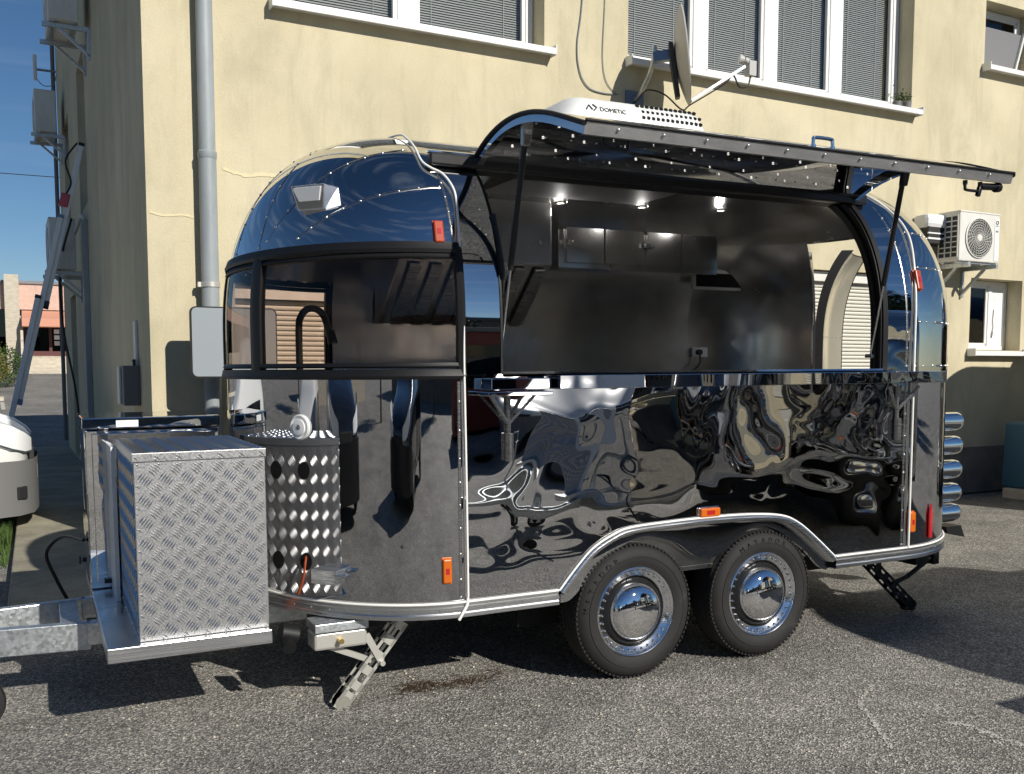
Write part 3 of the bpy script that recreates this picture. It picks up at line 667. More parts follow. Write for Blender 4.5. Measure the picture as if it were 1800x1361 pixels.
# ------------------------------------------------------------------ food trailer (local frame: x to the tail, y away from us, z up)
AF, AR, BB, Z1, HH, NN, XF, XR = .785, .896, 1.043, 1.629, .981, 2.423, -.88, 1.77
ZS, ZW0, ZW1, ZH = .465, 1.458, 1.998, 2.40          # shell bottom, window band, hatch hinge height
HX0, HX1 = -.70, 1.555
TR = thing('food_trailer', 'mirror-polished rounded food trailer with raised side hatch on two chrome wheels', 'trailer')
TR.rotation_euler = (0, -.0073, 0)
def rho(z, o=0):
    if z <= Z1: return 1.
    t = min(1, (z-Z1)/(HH-o)); return max(0, 1-t**NN)**(1/NN)
def SP(u, z, o=0):
    """point on the shell: u = ('n'|'f', x) near/far side or ('e'|'r', angle) front/rear end"""
    k, v = u; r = rho(z, o)
    if k == 'n': return Vector((v, BB-(BB-o)*r, z))
    if k == 'f': return Vector((v, BB+(BB-o)*r, z))
    if k == 'e': return Vector((XF-(AF-o)*r*sin(v), BB-(BB-o)*r*cos(v), z))
    return Vector((XR+(AR-o)*r*sin(v), BB-(BB-o)*r*cos(v), z))
def zlev(a, c, o=0, n=14):
    if a >= Z1-1e-6:
        top = Z1+HH-o
        fa = asin(min(1, ((a-Z1)/(HH-o))**(NN/2))); fc = asin(min(1, ((min(c, top)-Z1)/(HH-o))**(NN/2)))
        return [Z1+(HH-o)*sin(fa+(fc-fa)*i/n)**(2/NN) for i in range(n+1)]
    if c <= Z1: return [a+(c-a)*i/4 for i in range(5)]
    return [a+(Z1-a)*i/3 for i in range(4)]+zlev(Z1, c, o, n)[1:]
def U(k, a, c, n): return [(k, a+(c-a)*i/n) for i in range(n+1)]
TOP = 99
def sheet(b, us, a, c, o=0, n=16):
    zz = zlev(a, Z1+HH-o if c == TOP else c, o, n); b.grid([[SP(u, z, o) for z in zz] for u in us])
def snorm(p):
    """outward normal of the shell at p"""
    x, y, z = p; X = 0; sx = 0
    if x < XF: X = (XF-x)/AF; sx = -1/AF
    elif x > XR: X = (x-XR)/AR; sx = 1/AR
    Yn = (y-BB)/BB; r = max(1e-6, sqrt(X*X+Yn*Yn)); k = r**(NN-2)
    return Vector((k*X*sx, k*Yn/BB, (max(0, (z-Z1)/HH)**(NN-1))/HH)).normalized()
ARCH = spline([(-.425, 0, .474), (-.342, 0, .566), (-.252, 0, .650), (-.144, 0, .705), (-.05, 0, .731), (.15, 0, .741), (.395, 0, .746), (.65, 0, .742), (.862, 0, .722), (.977, 0, .678), (1.095, 0, .594), (1.24, 0, .474)], 5)
def archz(x):
    if x <= ARCH[0][0] or x >= ARCH[-1][0]: return ZS
    for p, q in zip(ARCH, ARCH[1:]):
        if p[0] <= x <= q[0]: return p[2]+(q[2]-p[2])*(x-p[0])/(q[0]-p[0])
    return ZS
D2R = radians
panel = lambda b, nm, m='mirror_nose': b.build(nm, m, TR, smooth=60)
b = MB(); sheet(b, U('e', 0, pi, 72), ZS, ZW0); panel(b, 'nose_panel')
b = MB(); sheet(b, U('e', 0, pi, 72), ZW1, TOP, 0, 22); panel(b, 'nose_dome', 'mirror_dome')
for (x0, x1) in ((XF, HX0), (HX1, XR)):
    b = MB(); sheet(b, U('n', x0, x1, 4), ZW0, ZH); panel(b, 'pillar_panel', 'mirror_plain')
b = MB(); sheet(b, U('n', XF, XR, 12), ZH, TOP); panel(b, 'roof_panel', 'mirror_dome')
b = MB(); sheet(b, U('f', XF, XR, 12), ZH, TOP); panel(b, 'roof_panel', 'mirror_dome')
b = MB(); sheet(b, U('f', XF, XR, 12), ZW0, ZH); panel(b, 'far_side_panel', 'mirror_side')
xs_ = sorted(set([XF+(XR-XF)*i/90 for i in range(91)]+[ARCH[0][0], ARCH[-1][0]]))
for y, nm in ((0, 'side_panel'), (2*BB, 'far_side_panel')):
    b = MB(); b.grid([[(x, y, archz(x)+(ZW0-archz(x))*j/10) for j in range(11)] for x in xs_]); panel(b, nm, 'mirror_side')
DA0, DA1, DZ = D2R(76), D2R(119), 2.33               # rear door opening
for a0, a1, k in ((0, DA0, 30), (DA1, pi, 24)):
    b = MB(); sheet(b, U('r', a0, a1, k), ZS, 1.48); panel(b, 'tail_panel')
    b = MB(); sheet(b, U('r', a0, a1, k), 1.48, DZ); panel(b, 'tail_corner', 'mirror_dome')
b = MB(); sheet(b, U('r', 0, pi, 72), DZ, TOP, 0, 18); panel(b, 'tail_dome', 'mirror_dome')
# inner lining
O = .065
b = MB()
sheet(b, U('e', 0, pi, 40), .5, ZW0, O); sheet(b, U('e', 0, pi, 40), ZW1, TOP, O); sheet(b, U('n', XF, HX0, 2), .5, ZH, O); sheet(b, U('n', HX1, XR, 2), .5, ZH, O)
sheet(b, U('n', HX0, HX1, 4), .5, ZW0, O); sheet(b, U('n', XF, XR, 4), ZH-.005, TOP, O); sheet(b, U('f', XF, XR, 6), .5, TOP, O)
sheet(b, U('r', 0, DA0, 20), .5, DZ, O); sheet(b, U('r', DA1, pi, 16), .5, DZ, O); sheet(b, U('r', 0, pi, 40), DZ, TOP, O)
b.build('inner_lining', 'lining', TR, smooth=50)
b = MB(); b.box(XF-.42, XR+.5, .34, 1.74, .48, .50); b.box(XF, XR, .06, 2.02, .481, .501); b.build('floor', 'lining', TR)
# jambs: hatch sides, door sides, window band edges
zz = zlev(ZW0, ZH, 0, 12)
for x, sgn in ((HX0, -1), (HX1, 1)):
    b = MB(); b.grid([[SP(('n', x), z, 0), SP(('n', x), z, .085)] for z in zz]); b.grid([[SP(('n', x+sgn*.0), z, -.004), SP(('n', x+sgn*(.035 if sgn > 0 else .010)), z, -.004)] for z in zz])
    b.grid([[SP(('n', x), z, .085), SP(('n', x+sgn*.05), z, .085)] for z in zz]); b.build('hatch_seal', 'black_rubber', TR, smooth=60)
    b = MB(); b.tube([SP(('n', x-sgn*.004), z, .05) for z in zz], .009, 8); b.tube([SP(('n', x-sgn*.002), z, .012) for z in zz], .007, 8); b.build('seal_lip', 'black_rubber', TR, smooth=60)
b = MB(); b.box(HX0, HX1, .0, .09, ZW0-.012, ZW0); b.build('hatch_threshold', 'chrome', TR)
b = MB(); b.box(HX0, HX1, .3, .42, ZH-.02, ZH+.02); b.build('hatch_header', 'black_rubber', TR)
zd = zlev(.5, DZ, 0, 12)
for a in (DA0, DA1):
    b = MB(); b.grid([[SP(('r', a), z, -.006), SP(('r', a), z, O)] for z in zd]); b.grid([[SP(('r', a), z, -.006), SP(('r', a+(.03 if a == DA1 else -.03)), z, -.006)] for z in zd]); b.tube([SP(('r', a), z, O) for z in zd], .008, 6); b.build('door_jamb', 'chrome' if a == DA1 else 'black_rubber', TR, smooth=60)

# front window band
RA = [0, D2R(68.5), D2R(111.5), pi]
b = MB()
def rail(z0, z1, out):
    P = []
    for i in range(73):
        a = pi*i/72
        P.append([SP(('e', a), z0, .02), SP(('e', a), z0, -out), SP(('e', a), (z0*2+z1)/3, -out-.006), SP(('e', a), (z0+2*z1)/3, -out-.002), SP(('e', a), z1, -out), SP(('e', a), z1, .02)])
    b.grid(P)
rail(ZW0-.02, ZW0+.022, .016); rail(ZW0+.028, ZW0+.05, .008); rail(ZW1-.03, ZW1+.016, .014); rail(ZW1-.055, ZW1-.034, .006)
wf = b.build('window_frame', 'black_rubber', TR, smooth=35)
for i, a in enumerate(RA):
    b = MB(); wdt = D2R(2.4 if 0 < i < 3 else 2.2); s0 = a-wdt if i else a-.004; s1 = a+wdt if i < 3 else a+.004
    zl = zlev(ZW0, ZW1, 0, 8)
    b.grid([[SP(('e', s0), z, .02), SP(('e', s0), z, -.012), SP(('e', (s0+s1)/2), z, -.02), SP(('e', s1), z, -.012), SP(('e', s1), z, .02)] for z in zl]); b.build('window_post', 'black_rubber', wf, smooth=35)
for i in range(3):
    b = MB(); sheet(b, U('e', RA[i]+.03, RA[i+1]-.03, 24), ZW0+.04, ZW1-.045, .002, 8); b.build('window_pane', 'smoked_pane', TR, smooth=60)

# skirt rail, beads, rivets
def perim(segs):
    P = []
    for k, a, c, n in segs:
        for i in range(n+1):
            v = a+(c-a)*i/n; p = SP((k, v), .5)
            P.append((p, snorm(p)))
    return P
def skirt(segs):
    P = perim(segs); b = MB()
    b.grid([[p+nv*t_+Vector((0, 0, z-.5)) for (t_, z) in ((0, .475), (.007, .474), (.007, .462), (.014, .458), (.014, .440), (.010, .436), (.014, .430), (.014, .414), (.006, .411), (-.03, .411))] for p, nv in P])
    b.build('skirt_rail', 'aluminium', TR, smooth=30)
    b = MB(); d = 0; last = None
    for p, nv in P:
        if last is not None: d += (p-last).length
        last = p
        if d > .088: d = 0; b.rivet((p.x+nv.x*.013, p.y+nv.y*.013, .449), nv, .0055)
    b.build('skirt_rivets', 'chrome', TR, smooth=60, kind='stuff')
    b = MB(); b.tube([p+nv*.009+Vector((0, 0, .479-.5)) for p, nv in P], .006, 8); b.build('light_bead', 'bead', TR, smooth=60)
for k in ('n', 'f'):
    e0, e1 = (pi/2, 0) if k == 'n' else (pi/2, pi)
    skirt([('e', e0, e1, 60), (k, XF-.0+.02, ARCH[0][0]-.005, 14)])
    skirt([(k, ARCH[-1][0]+.005, XR-.02, 14), ('r', 0 if k == 'n' else pi, pi/2, 60)])
for y, s in ((0, -1), (2*BB, 1)):
    b = MB(); b.tube([(p[0], y+s*.009, p[2]+.004) for p in ARCH], .006, 8); b.build('light_bead', 'bead', TR, smooth=60)
    b = MB()
    rows = []
    n = len(ARCH)
    for i, p in enumerate(ARCH):
        d = (ARCH[min(i+1, n-1)]-ARCH[max(i-1, 0)]).normalized(); nv = Vector((d.z, 0, -d.x))  # towards the wheel
        rows.append([Vector((p[0], y+s*o_, p[2]))+nv*q for o_, q in ((.004, -.006), (.018, .0), (.024, .010), (.022, .022), (.012, .03), (-.03, .034))])
    b.grid(rows); b.build('arch_flange', 'aluminium', TR, smooth=40)
    # scalloped plate inside the arch
    SC = spline([(-.40, 0, .41), (-.33, 0, .43), (-.172, 0, .586), (.0, 0, .668), (.12, 0, .672), (.248, 0, .63), (.35, 0, .562), (.438, 0, .54), (.526, 0, .557), (.63, 0, .63), (.74, 0, .672), (.86, 0, .65), (1.05, 0, .53), (1.16, 0, .43), (1.22, 0, .40)], 5)
    b = MB(); rows = []
    for q in SC:
        zt = max(archz(q[0])-.02, q[2]+.01); rows.append([(q[0], y-s*.03, zt), (q[0], y-s*.028, (zt+q[2])/2), (q[0], y-s*.03, q[2]), (q[0], y-s*.05, q[2])])
    b.grid(rows); b.build('fender_plate', 'mirror_plain', TR, smooth=50)
    b = MB(); b.grid([[(p[0], y-s*.03, p[2]-.012), (p[0], y-s*.42, p[2]-.012)] for p in ARCH]); b.box(ARCH[0][0], ARCH[-1][0], min(y-s*.42, y-s*.425), max(y-s*.42, y-s*.425), .2, .75); b.build('wheel_well', 'black_matt', TR)
# vertical beads and seams
fb = [(-.88, -.008, .50), (-.883, -.008, 1.0), (-.888, -.008, 1.46), (-.886, .0, 1.7), (-.884, .036, 2.0), (-.875, .072, 2.107), (-.86, .128, 2.212), (-.865, .163, 2.27), (-.89, .206, 2.324), (-.93, .235, 2.35), (-.957, .275, 2.384), (-.949, .378, 2.462), (-.939, .498, 2.525), (-.928, .65, 2.575), (-.92, 1.04, 2.616)]
b = MB(); fbs = spline(fb, 8); b.tube([p+snorm(p)*.008 for p in fbs], .0052, 8); b.build('light_bead', 'bead', TR, smooth=60)
b = MB(); b.tube(spline([(-.88, -.01, .50), (-.884, -.016, .47), (-.91, -.02, .43), (-.925, -.018, .405)], 6), .007, 8); b.build('light_bead', 'bead', TR, smooth=60)
rb = [(1.775, -.008, .48), (1.778, -.008, 1.0), (1.78, -.008, 1.6), (1.80, .012, 1.861), (1.84, .08, 2.116), (1.86, .158, 2.25), (1.85, .26, 2.355), (1.80, .36, 2.44), (1.79, .6, 2.55), (1.78, 1.04, 2.616)]
b = MB(); b.tube([p+snorm(p)*.006 for p in spline(rb, 8)], .006, 8); b.build('light_bead', 'bead', TR, smooth=60)
def seam(pts, step=.075, strip=.007, nm='seam', far=True):
    P = spline(pts, 6)
    for mir in ((0, 1) if far else (0,)):
        Q = [Vector((p.x, 2*BB-p.y, p.z)) if mir else p for p in P]
        b = MB(); rows = []
        for i, p in enumerate(Q):
            d = (Q[min(i+1, len(Q)-1)]-Q[max(i-1, 0)]).normalized(); n_ = snorm(p); s_ = d.cross(n_).normalized()
            rows.append([p+n_*.0003-s_*strip, p+n_*.0016-s_*strip*.6, p+n_*.0022, p+n_*.0016+s_*strip*.6, p+n_*.0003+s_*strip])
        b.grid(rows); so_ = b.build(nm, 'brushed_steel', TR, smooth=60)
        b = MB(); acc = step
        for p, q in zip(Q, Q[1:]):
            acc += (q-p).length
            if acc >= step: acc = 0; b.rivet(p+snorm(p)*.002, snorm(p), .0066)
        b.build('rivets', 'rivet_metal', so_, smooth=60, kind='stuff')
def onS(x, z, k='e'):
    """near-side shell point in an end section with given x,z"""
    r = rho(z); X = ((XF-x)/AF if k == 'e' else (x-XR)/AR); yy = sqrt(max(0, r*r-X*X)); return (x, BB-BB*yy, z)
seam([(-1.557, .646, 2.055), (-1.503, .589, 2.148), (-1.445, .538, 2.22), (-1.359, .495, 2.307), (-1.257, .454, 2.375), (-1.149, .418, 2.419), (-1.034, .40, 2.451), (-.95, .393, 2.459)])
seam([(-1.468, .442, 2.048), (-1.394, .367, 2.113), (-1.307, .30, 2.165), (-1.206, .24, 2.208), (-1.092, .196, 2.237), (-.973, .173, 2.258), (-.912, .17, 2.264)])
seam([SP(('e', D2R(88)), z) for z in (2.03, 2.15, 2.3, 2.42, 2.52, 2.57)], far=False)
seam([SP(('e', D2R(70)), z) for z in (2.03, 2.15, 2.3, 2.42, 2.52)])
seam([SP(('e', D2R(2)), z) for z in (2.01, 2.1, 2.2, 2.3, 2.38)], .07)
seam([SP(('e', D2R(2)), z) for z in (.50, .8, 1.1, 1.43)], .075)
seam([SP(('n', 1.735), z) for z in (.50, .8, 1.1, 1.43)], .075)
seam([SP(('n', 1.735), z) for z in (1.48, 1.7, 1.9, 2.1, 2.25, 2.37)], .075)
seam([SP(('r', D2R(a)), 1.48) for a in (2, 20, 40, 58, 74)], .06, far=False)
seam([SP(('r', D2R(a)), 1.72) for a in (4, 20, 40, 58, 74)], .06, far=False)
seam([SP(('r', D2R(a)), 2.02) for a in (6, 20, 40, 58, 74)], .09, far=False)
seam([SP(('r', D2R(a)), 2.22) for a in (6, 20, 40, 58, 74)], .09, far=False)
b = MB(); rr_ = [[(XF+(XR-XF)*i/4, yy, Z1+HH*max(0, 1-abs((yy-BB)/BB)**NN)**(1/NN)+.004) for yy in (.86, .88, .90, .92)] for i in range(5)]; b.grid(rr_); b.build('roof_strip', 'aluminium', TR, smooth=60)

# hatch: hinge rail and raised panel
HY, HZ = BB-BB*rho(ZH), ZH
b = MB(); b.bar((-.93, HY-.035, HZ-.0), (1.67, HY-.035, HZ-.0), .05, .055); b.build('hinge_rail', 'black_paint', TR, bevel=.01)
b = MB(); b.bar((-.93, HY-.03, HZ+.033), (1.67, HY-.03, HZ+.033), .035, .008); b.build('drip_edge', 'chrome', TR, bevel=.002)
DEL = radians(-69.5)
prof = [(SP(('n', 0), z)) for z in zlev(ZW0, ZH, 0, 14)][::-1]
def hrot(y, z):
    y -= HY; z -= HZ; return (HY-.02+y*cos(DEL)-z*sin(DEL), HZ+.015+y*sin(DEL)+z*cos(DEL))
def hp(i, o):
    p = prof[i]; q0 = prof[max(i-1, 0)]; q1 = prof[min(i+1, len(prof)-1)]; d = (q1-q0); nv = Vector((0, d.z, -d.y)).normalized()
    if nv.y < 0 and nv.z <= .2 or nv.z > 0: nv = -nv
    return hrot(p.y+nv.y*o, p.z+nv.z*o)   # o inward
AX0, AX1, TH = -.705, 1.60, .042
n_ = len(prof)
b = MB(); b.grid([[(x, *hp(i, -.001)) for i in range(n_)] for x in [AX0+(AX1-AX0)*k/12 for k in range(13)]]); aw = b.build('hatch_outer_skin', 'mirror_dome', TR, smooth=60)
b = MB(); b.grid([[(x, *hp(i, TH-.02)) for i in range(n_)] for x in [AX0+.012+(AX1-AX0-.024)*k/24 for k in range(25)]]); awi = b.build('hatch_inner_skin', 'awning_skin', TR, smooth=60)
for x, s in ((AX0, 1), (AX1, -1)):
    b = MB(); b.grid([[(x, *hp(i, -.002)), (x, *hp(i, TH))] for i in range(n_)]); b.grid([[(x, *hp(i, TH)), (x+s*.03, *hp(i, TH))] for i in range(n_)]); b.grid([[(x+s*.03, *hp(i, TH)), (x+s*.03, *hp(i, TH-.02))] for i in range(n_)]); b.build('hatch_side_rim', 'mirror_plain', TR, smooth=50)
    b = MB(); b.tube([(x-s*.003, *hp(i, .004)) for i in range(n_)], .010, 8); b.build('hatch_rubber', 'black_rubber', TR, smooth=60)
ye, ze = hp(n_-1, 0); yi, zi = hp(n_-1, TH)
b = MB(); b.add([(AX0, ye-.001, ze+.004), (AX1, ye-.001, ze+.004), (AX1, yi-.001, zi), (AX0, yi-.001, zi)], [(0, 1, 2, 3)]); b.add([(AX0, yi, zi), (AX1, yi, zi), (AX1, yi+.03, zi+.004), (AX0, yi+.03, zi+.004)], [(0, 1, 2, 3)]); b.build('hatch_front_lip', 'lip_metal', TR, recalc=False)
b = MB(); b.tube([(AX0, ye-.003, ze+.008), (AX1, ye-.003, ze+.006)], .006, 8); b.build('hatch_rubber', 'black_rubber', TR, smooth=60)
b = MB()
for k in range(11): b.rivet((AX0+.14+k*.2, ye-.002, (ze+zi)/2+.006), (0, -1, 0), .007)
b.build('lip_rivets', 'rivet_metal', TR, smooth=60, kind='stuff')
b = MB(); lb = MB()
for i, stp in ((2, .13), (5, .13), (8, .13), (11, .13), (13, .09)):
    x = AX0+.1
    while x < AX1-.06: yy, z_ = hp(i, TH-.02); b.rivet((x, yy, z_), (0, 0, -1), .006); x += stp
b.build('hatch_rivets', 'rivet_metal', awi, smooth=60, kind='stuff')
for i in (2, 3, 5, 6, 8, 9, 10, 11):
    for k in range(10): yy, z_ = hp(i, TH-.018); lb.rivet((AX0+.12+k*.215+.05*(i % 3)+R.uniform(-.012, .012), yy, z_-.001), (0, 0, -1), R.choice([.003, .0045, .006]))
lb.build('hatch_glints', 'lamp_glint_glow', awi, kind='stuff')  # small glowing dots added to paint bright glints on the hatch underside
def uhandle(x0, x1, y, z, h, m, r=.008, sgn=1):
    b = MB(); b.tube(spline([(x0, y, z), (x0, y, z+sgn*h*.8), (x0+.012, y, z+sgn*h), (x1-.012, y, z+sgn*h), (x1, y, z+sgn*h*.8), (x1, y, z)], 4), r, 8); b.cyl((x0, y, z), (x0, y, z+sgn*h*.45), r*1.5, 8); b.cyl((x1, y, z), (x1, y, z+sgn*h*.45), r*1.5, 8); b.build('handle', m, TR, smooth=50)
uhandle(.40, .505, ye+.03, ze+.005, .055, 'chrome')
uhandle(-.56, -.45, yi+.10, zi+.035, .05, 'black_paint', .005, -1)
uhandle(1.33, 1.43, yi+.03, zi, .042, 'black_paint', .007, -1)
b = MB(); b.cyl((1.43, yi+.03, zi-.02), (1.545, yi+.03, zi-.014), .016, 10); b.cyl((1.53, yi+.03, zi-.018), (1.56, yi+.03, zi-.016), .022, 10); b.bar((1.43, yi+.03, zi-.02), (1.415, yi+.03, zi-.065), .018, .02); b.build('hatch_latch', 'black_paint', TR, smooth=40, bevel=.003)
for x0, y0, x1 in ((-.655, -.14, -.692), (1.50, -.16, 1.505)):
    iy = min(range(n_), key=lambda i: abs(hp(i, TH)[0]-y0)); tp = Vector((x0, y0, hp(iy, TH)[1]-.03)); bt = Vector((x1, .035, 1.535)); md = tp+(bt-tp)*.60
    b = MB(); b.cyl(tp, md, .0135, 14); st_ = b.build('gas_strut', 'black_paint', TR, smooth=40)
    b = MB(); b.cyl(md, bt, .0055, 10); b.build('strut_rod', 'chrome', st_, smooth=40)
    b = MB(); b.cyl(bt-Vector((0, .012, 0)), bt+Vector((0, .03, 0)), .011, 10); b.build('strut_end', 'chrome', st_, smooth=40)
    b = MB(); b.prism([tp+Vector((-.025, -.03, .05)), tp+Vector((.025, -.03, .05)), tp+Vector((.018, -.012, -.05)), tp+Vector((-.018, -.012, -.05))], (0, .03, 0)); b.build('strut_bracket', 'black_paint' if x0 > 0 else 'brushed_steel', TR, bevel=.006)
b = MB(); b.tube(spline([(HX0+.0, .09, 2.15), (HX0+.01, .05, 2.0), (HX0+.015, .03, 1.9), (HX0+.01, .03, 1.8)], 5), .012, 6); b.build('seal_cable', 'cable_black', TR)

# serving shelf under the hatch
b = MB(); b.box(-.50, 1.875, -.15, -.004, 1.392, 1.452); b.build('serving_shelf', 'mirror_shelf', TR, bevel=.003)
b = MB(); b.box(-.80, -.515, -.10, -.004, 1.392, 1.44); b.build('shelf_leaf', 'mirror_shelf', TR, bevel=.003)
b = MB(); b.box(-.82, -.515, -.12, -.004, 1.366, 1.384); b.build('shelf_leaf_rail', 'mirror_plain', TR, bevel=.003)
for x in (-.68, 1.66):
    b = MB(); b.cyl((x, -.012, 1.10), (x, -.012, 1.37), .011, 8); b.bar((x, -.012, 1.24), (x-.11, -.06, 1.372), .012, .012); b.bar((x, -.012, 1.24), (x+.11, -.06, 1.372), .012, .012); b.cyl((x, -.02, 1.08), (x, -.02, 1.2), .019, 10); b.build('shelf_bracket', 'brushed_steel', TR, smooth=40)
b = MB(); b.tube([(HX0, -.003, ZW0+.004), (HX1, -.003, ZW0+.004)], .006, 6); b.build('sill_bead', 'chrome', TR, smooth=50)

# marker lamps and fittings on the skin
def stick(c, n_, upv, hw, hh, dep, nm, m, bev=.006, par=None):
    c = Vector(c); n_ = Vector(n_).normalized(); u_ = (Vector(upv)-n_*Vector(upv).dot(n_)).normalized(); s_ = u_.cross(n_)
    b = MB(); b.obox(c+n_*dep/2, s_*hw, u_*hh, n_*dep/2); return b.build(nm, m, par or TR, bevel=bev)
for c, m, hw, hh in [((-.966, .066, 2.052), 'orange_red', .021, .05), ((-.969, .008, .62), 'amber', .0195, .052), ((1.828, .03, 1.945), 'orange_red', .021, .055), ((1.80, 0, .62), 'amber', .021, .055), ((.412, 0, .775), 'amber', .058, .021)]:
    n_v = snorm(c); ml = stick(c, n_v, (0, 0, 1), hw, hh, .022, 'marker_lamp', m, .006)
    stick(Vector(c), n_v, (0, 0, 1), hw+.003, hh+.006, .005, 'lamp_base', 'chrome' if hw > .03 else m, .002, ml)
    stick(Vector(c)+n_v*.0215, n_v, (0, 0, 1), hw*.4, hh*.25 if hh > hw else hh*.5, .002, 'lamp_mark', 'red_lens', 0, ml)
b = MB(); b.add([], []); 
c = Vector((1.985, .028, .60)); n_v = snorm(c); s_ = Vector((0, 0, 1)).cross(n_v); b.prism([c+s_*-.018+Vector((0, 0, -.09)), c+s_*.018+Vector((0, 0, -.09)), c+s_*.02+Vector((0, 0, .05)), c+s_*.0+Vector((0, 0, .11)), c+s_*-.02+Vector((0, 0, .05))], n_v*.012); b.build('tail_lamp', 'red_lens', TR, bevel=.006)
c = Vector((-1.375, .43, 2.225)); n_v = snorm(c); hv = Vector((n_v.x, n_v.y, 0)).normalized(); s_ = Vector((0, 0, 1)).cross(hv)
if s_.x < 0: s_ = -s_
b = MB(); q = [c-s_*.085+hv*.02+Vector((0, 0, .045)), c+s_*.085+hv*.02+Vector((0, 0, .045)), c+s_*.055+hv*.03+Vector((0, 0, -.055)), c-s_*.075+hv*.03+Vector((0, 0, -.055))]
b.add([p-hv*.1 for p in q]+[q[0]+hv*.065, q[1]+hv*.05, q[2]+hv*.008, q[3]+hv*.02], [(0, 3, 2, 1), (4, 5, 6, 7), (0, 1, 5, 4), (1, 2, 6, 5), (2, 3, 7, 6), (3, 0, 4, 7)]); sl_ = b.build('scene_lamp', 'rivet_metal', TR, bevel=.004)
b = MB(); q = [c-s_*.07+hv*.084+Vector((0, 0, .033)), c+s_*.07+hv*.069+Vector((0, 0, .033)), c+s_*.045+hv*.050+Vector((0, 0, -.02)), c-s_*.055+hv*.061+Vector((0, 0, -.02))]; b.prism(q, hv*.006); b.build('lamp_glass', 'lamp_lens', sl_)
c = Vector((-1.489, .386, 1.233)); n_v = snorm(c); b = MB(); b.lathe([(.056, 0), (.056, .008), (.05, .012), (.044, .008), (.034, .008), (.034, .016), (.012, .018), (.012, .012), (0, .012)], c, n_v, 28); b.build('filler_cap', 'white_plastic', TR, smooth=35)
b = MB(); b.lathe([(.009, 0), (.009, .0195), (0, .0195)], c, n_v, 12); b.build('filler_lock', 'car_grey', TR, smooth=35)
c = Vector((-1.397, .259, .60)); n_v = snorm(c); s_ = Vector((0, 0, 1)).cross(n_v)
b = MB(); b.obox(c+n_v*.035, s_*.065, Vector((0, 0, .032)), n_v*.035); b.obox(c+n_v*.05+s_*.085+Vector((0, 0, .012)), s_*.022, Vector((0, 0, .004)), n_v*.03); b.build('outlet_cover', 'aluminium', TR, bevel=.006)
b = MB(); b.rivet(SP(('e', D2R(20)), .73), snorm(SP(('e', D2R(20)), .73)), .009); b.build('stud', 'dark_print', TR)

# roof air conditioner
b = MB(); rows = []
X0, X1, Y0, Y1 = -.17, .95, .60, 1.45
for i in range(25):
    t_ = i/24; x = X0+(X1-X0)*t_
    hgt = .31
    if t_ > .86: hgt = .31*max(0, 1-((t_-.86)/.14)**1.5*.95)
    if t_ < .24: hgt = .31*(sin(pi/2*t_/.24))**1.1
    ins = .10*(1-hgt/.31)*.7; row = []
    for j in range(17):
        a = pi*j/16; cy = cos(a); sy = sin(a); yy = (Y0+Y1)/2-(((Y1-Y0)/2-ins)*(abs(cy)**.42)*(1 if cy > 0 else -1)); row.append((x, yy, 2.60+hgt*(sy**.45)))
    rows.append(row)
b.grid(rows); rac = b.build('roof_air_conditioner', 'white_plastic', TR, smooth=40)
b = MB(); b.box(X0+.02, X1-.02, Y0+.03, Y1-.03, 2.5, 2.612); b.build('unit_base', 'car_grey', rac)
yl = Y0-.004
text_mesh('brand_lettering', 'DOMETIC', .037, 'dark_print', rac, (.165, .6125, 2.805), (pi/2-.49, 0, 0), .001)
b = MB(); b.tube([(.085, .614, 2.808), (.103, .627, 2.832), (.12, .614, 2.808)], .0045, 5); b.tube([(.127, .629, 2.838), (.148, .621, 2.822), (.127, .612, 2.803)], .0045, 5); b.build('brand_mark', 'dark_print', rac)
b = MB()
for r_ in range(3):
    for k in range(13): x = .42+.031*k+(.012 if r_ == 1 else 0)+.014*r_*.5; zc = 2.865-.034*r_; yc_ = (.6515, .625, .610)[r_]; b.cyl((x, yc_+.012, zc+.006), (x, yc_-.001, zc), .0095 if r_ != 1 else .0078, 10)
b.build('vent_holes', 'dark_void', rac, smooth=30, kind='stuff')

# rear: bumper tubes, door leaf
for z in (1.12, .967, .812, .662, .528):
    b = MB(); b.lathe([(.062, -.32), (.062, .0), (.058, .03), (.045, .052), (.025, .064), (0, .068)], (2.79, .55, z), (1, 0, 0), 22); tb = b.build('tail_tube', 'chrome', TR, smooth=50)
    b = MB(); b.lathe([(.070, 0), (.070, .025), (.062, .03)], (2.53, .55, z), (1, 0, 0), 22); b.build('tube_flange', 'chrome', tb, smooth=40)
b = MB(); b.prism([(2.72, .52, .44), (2.86, .52, .44), (2.90, .52, .36), (2.74, .52, .40)], (0, .12, 0)); b.build('bumper_stop', 'black_rubber', TR)
# leaf: rear-door skin swung out about its far edge
hx = SP(('r', DA1), 1.0); ang = radians(118)
def leafpt(a, z, o):
    p = SP(('r', a), z, o)-hx; return Vector((hx.x+.03+p.x*cos(ang)-p.y*sin(ang), hx.y+.03+p.x*sin(ang)+p.y*cos(ang), z))
zl = zlev(.5, 2.31, 0, 14); ua = [DA0+(DA1-DA0)*i/10 for i in range(11)]
b = MB(); b.grid([[leafpt(a, z, 0) for z in zl] for a in ua]); dl_ = b.build('rear_door', 'mirror_plain', TR, smooth=60)
b = MB(); b.grid([[leafpt(a, z, .05) for z in zl] for a in ua]); b.build('door_lining', 'door_skin', dl_, smooth=60)
for a in (DA0, DA1):
    b = MB(); b.grid([[leafpt(a, z, -.006), leafpt(a, z, .056)] for z in zl]); b.build('door_edge', 'black_rubber', dl_, smooth=60)
b = MB(); b.grid([[leafpt(a, 2.31, -.004), leafpt(a, 2.31, .054)] for a in ua]); b.build('door_edge', 'aluminium', dl_)
b = MB(); 
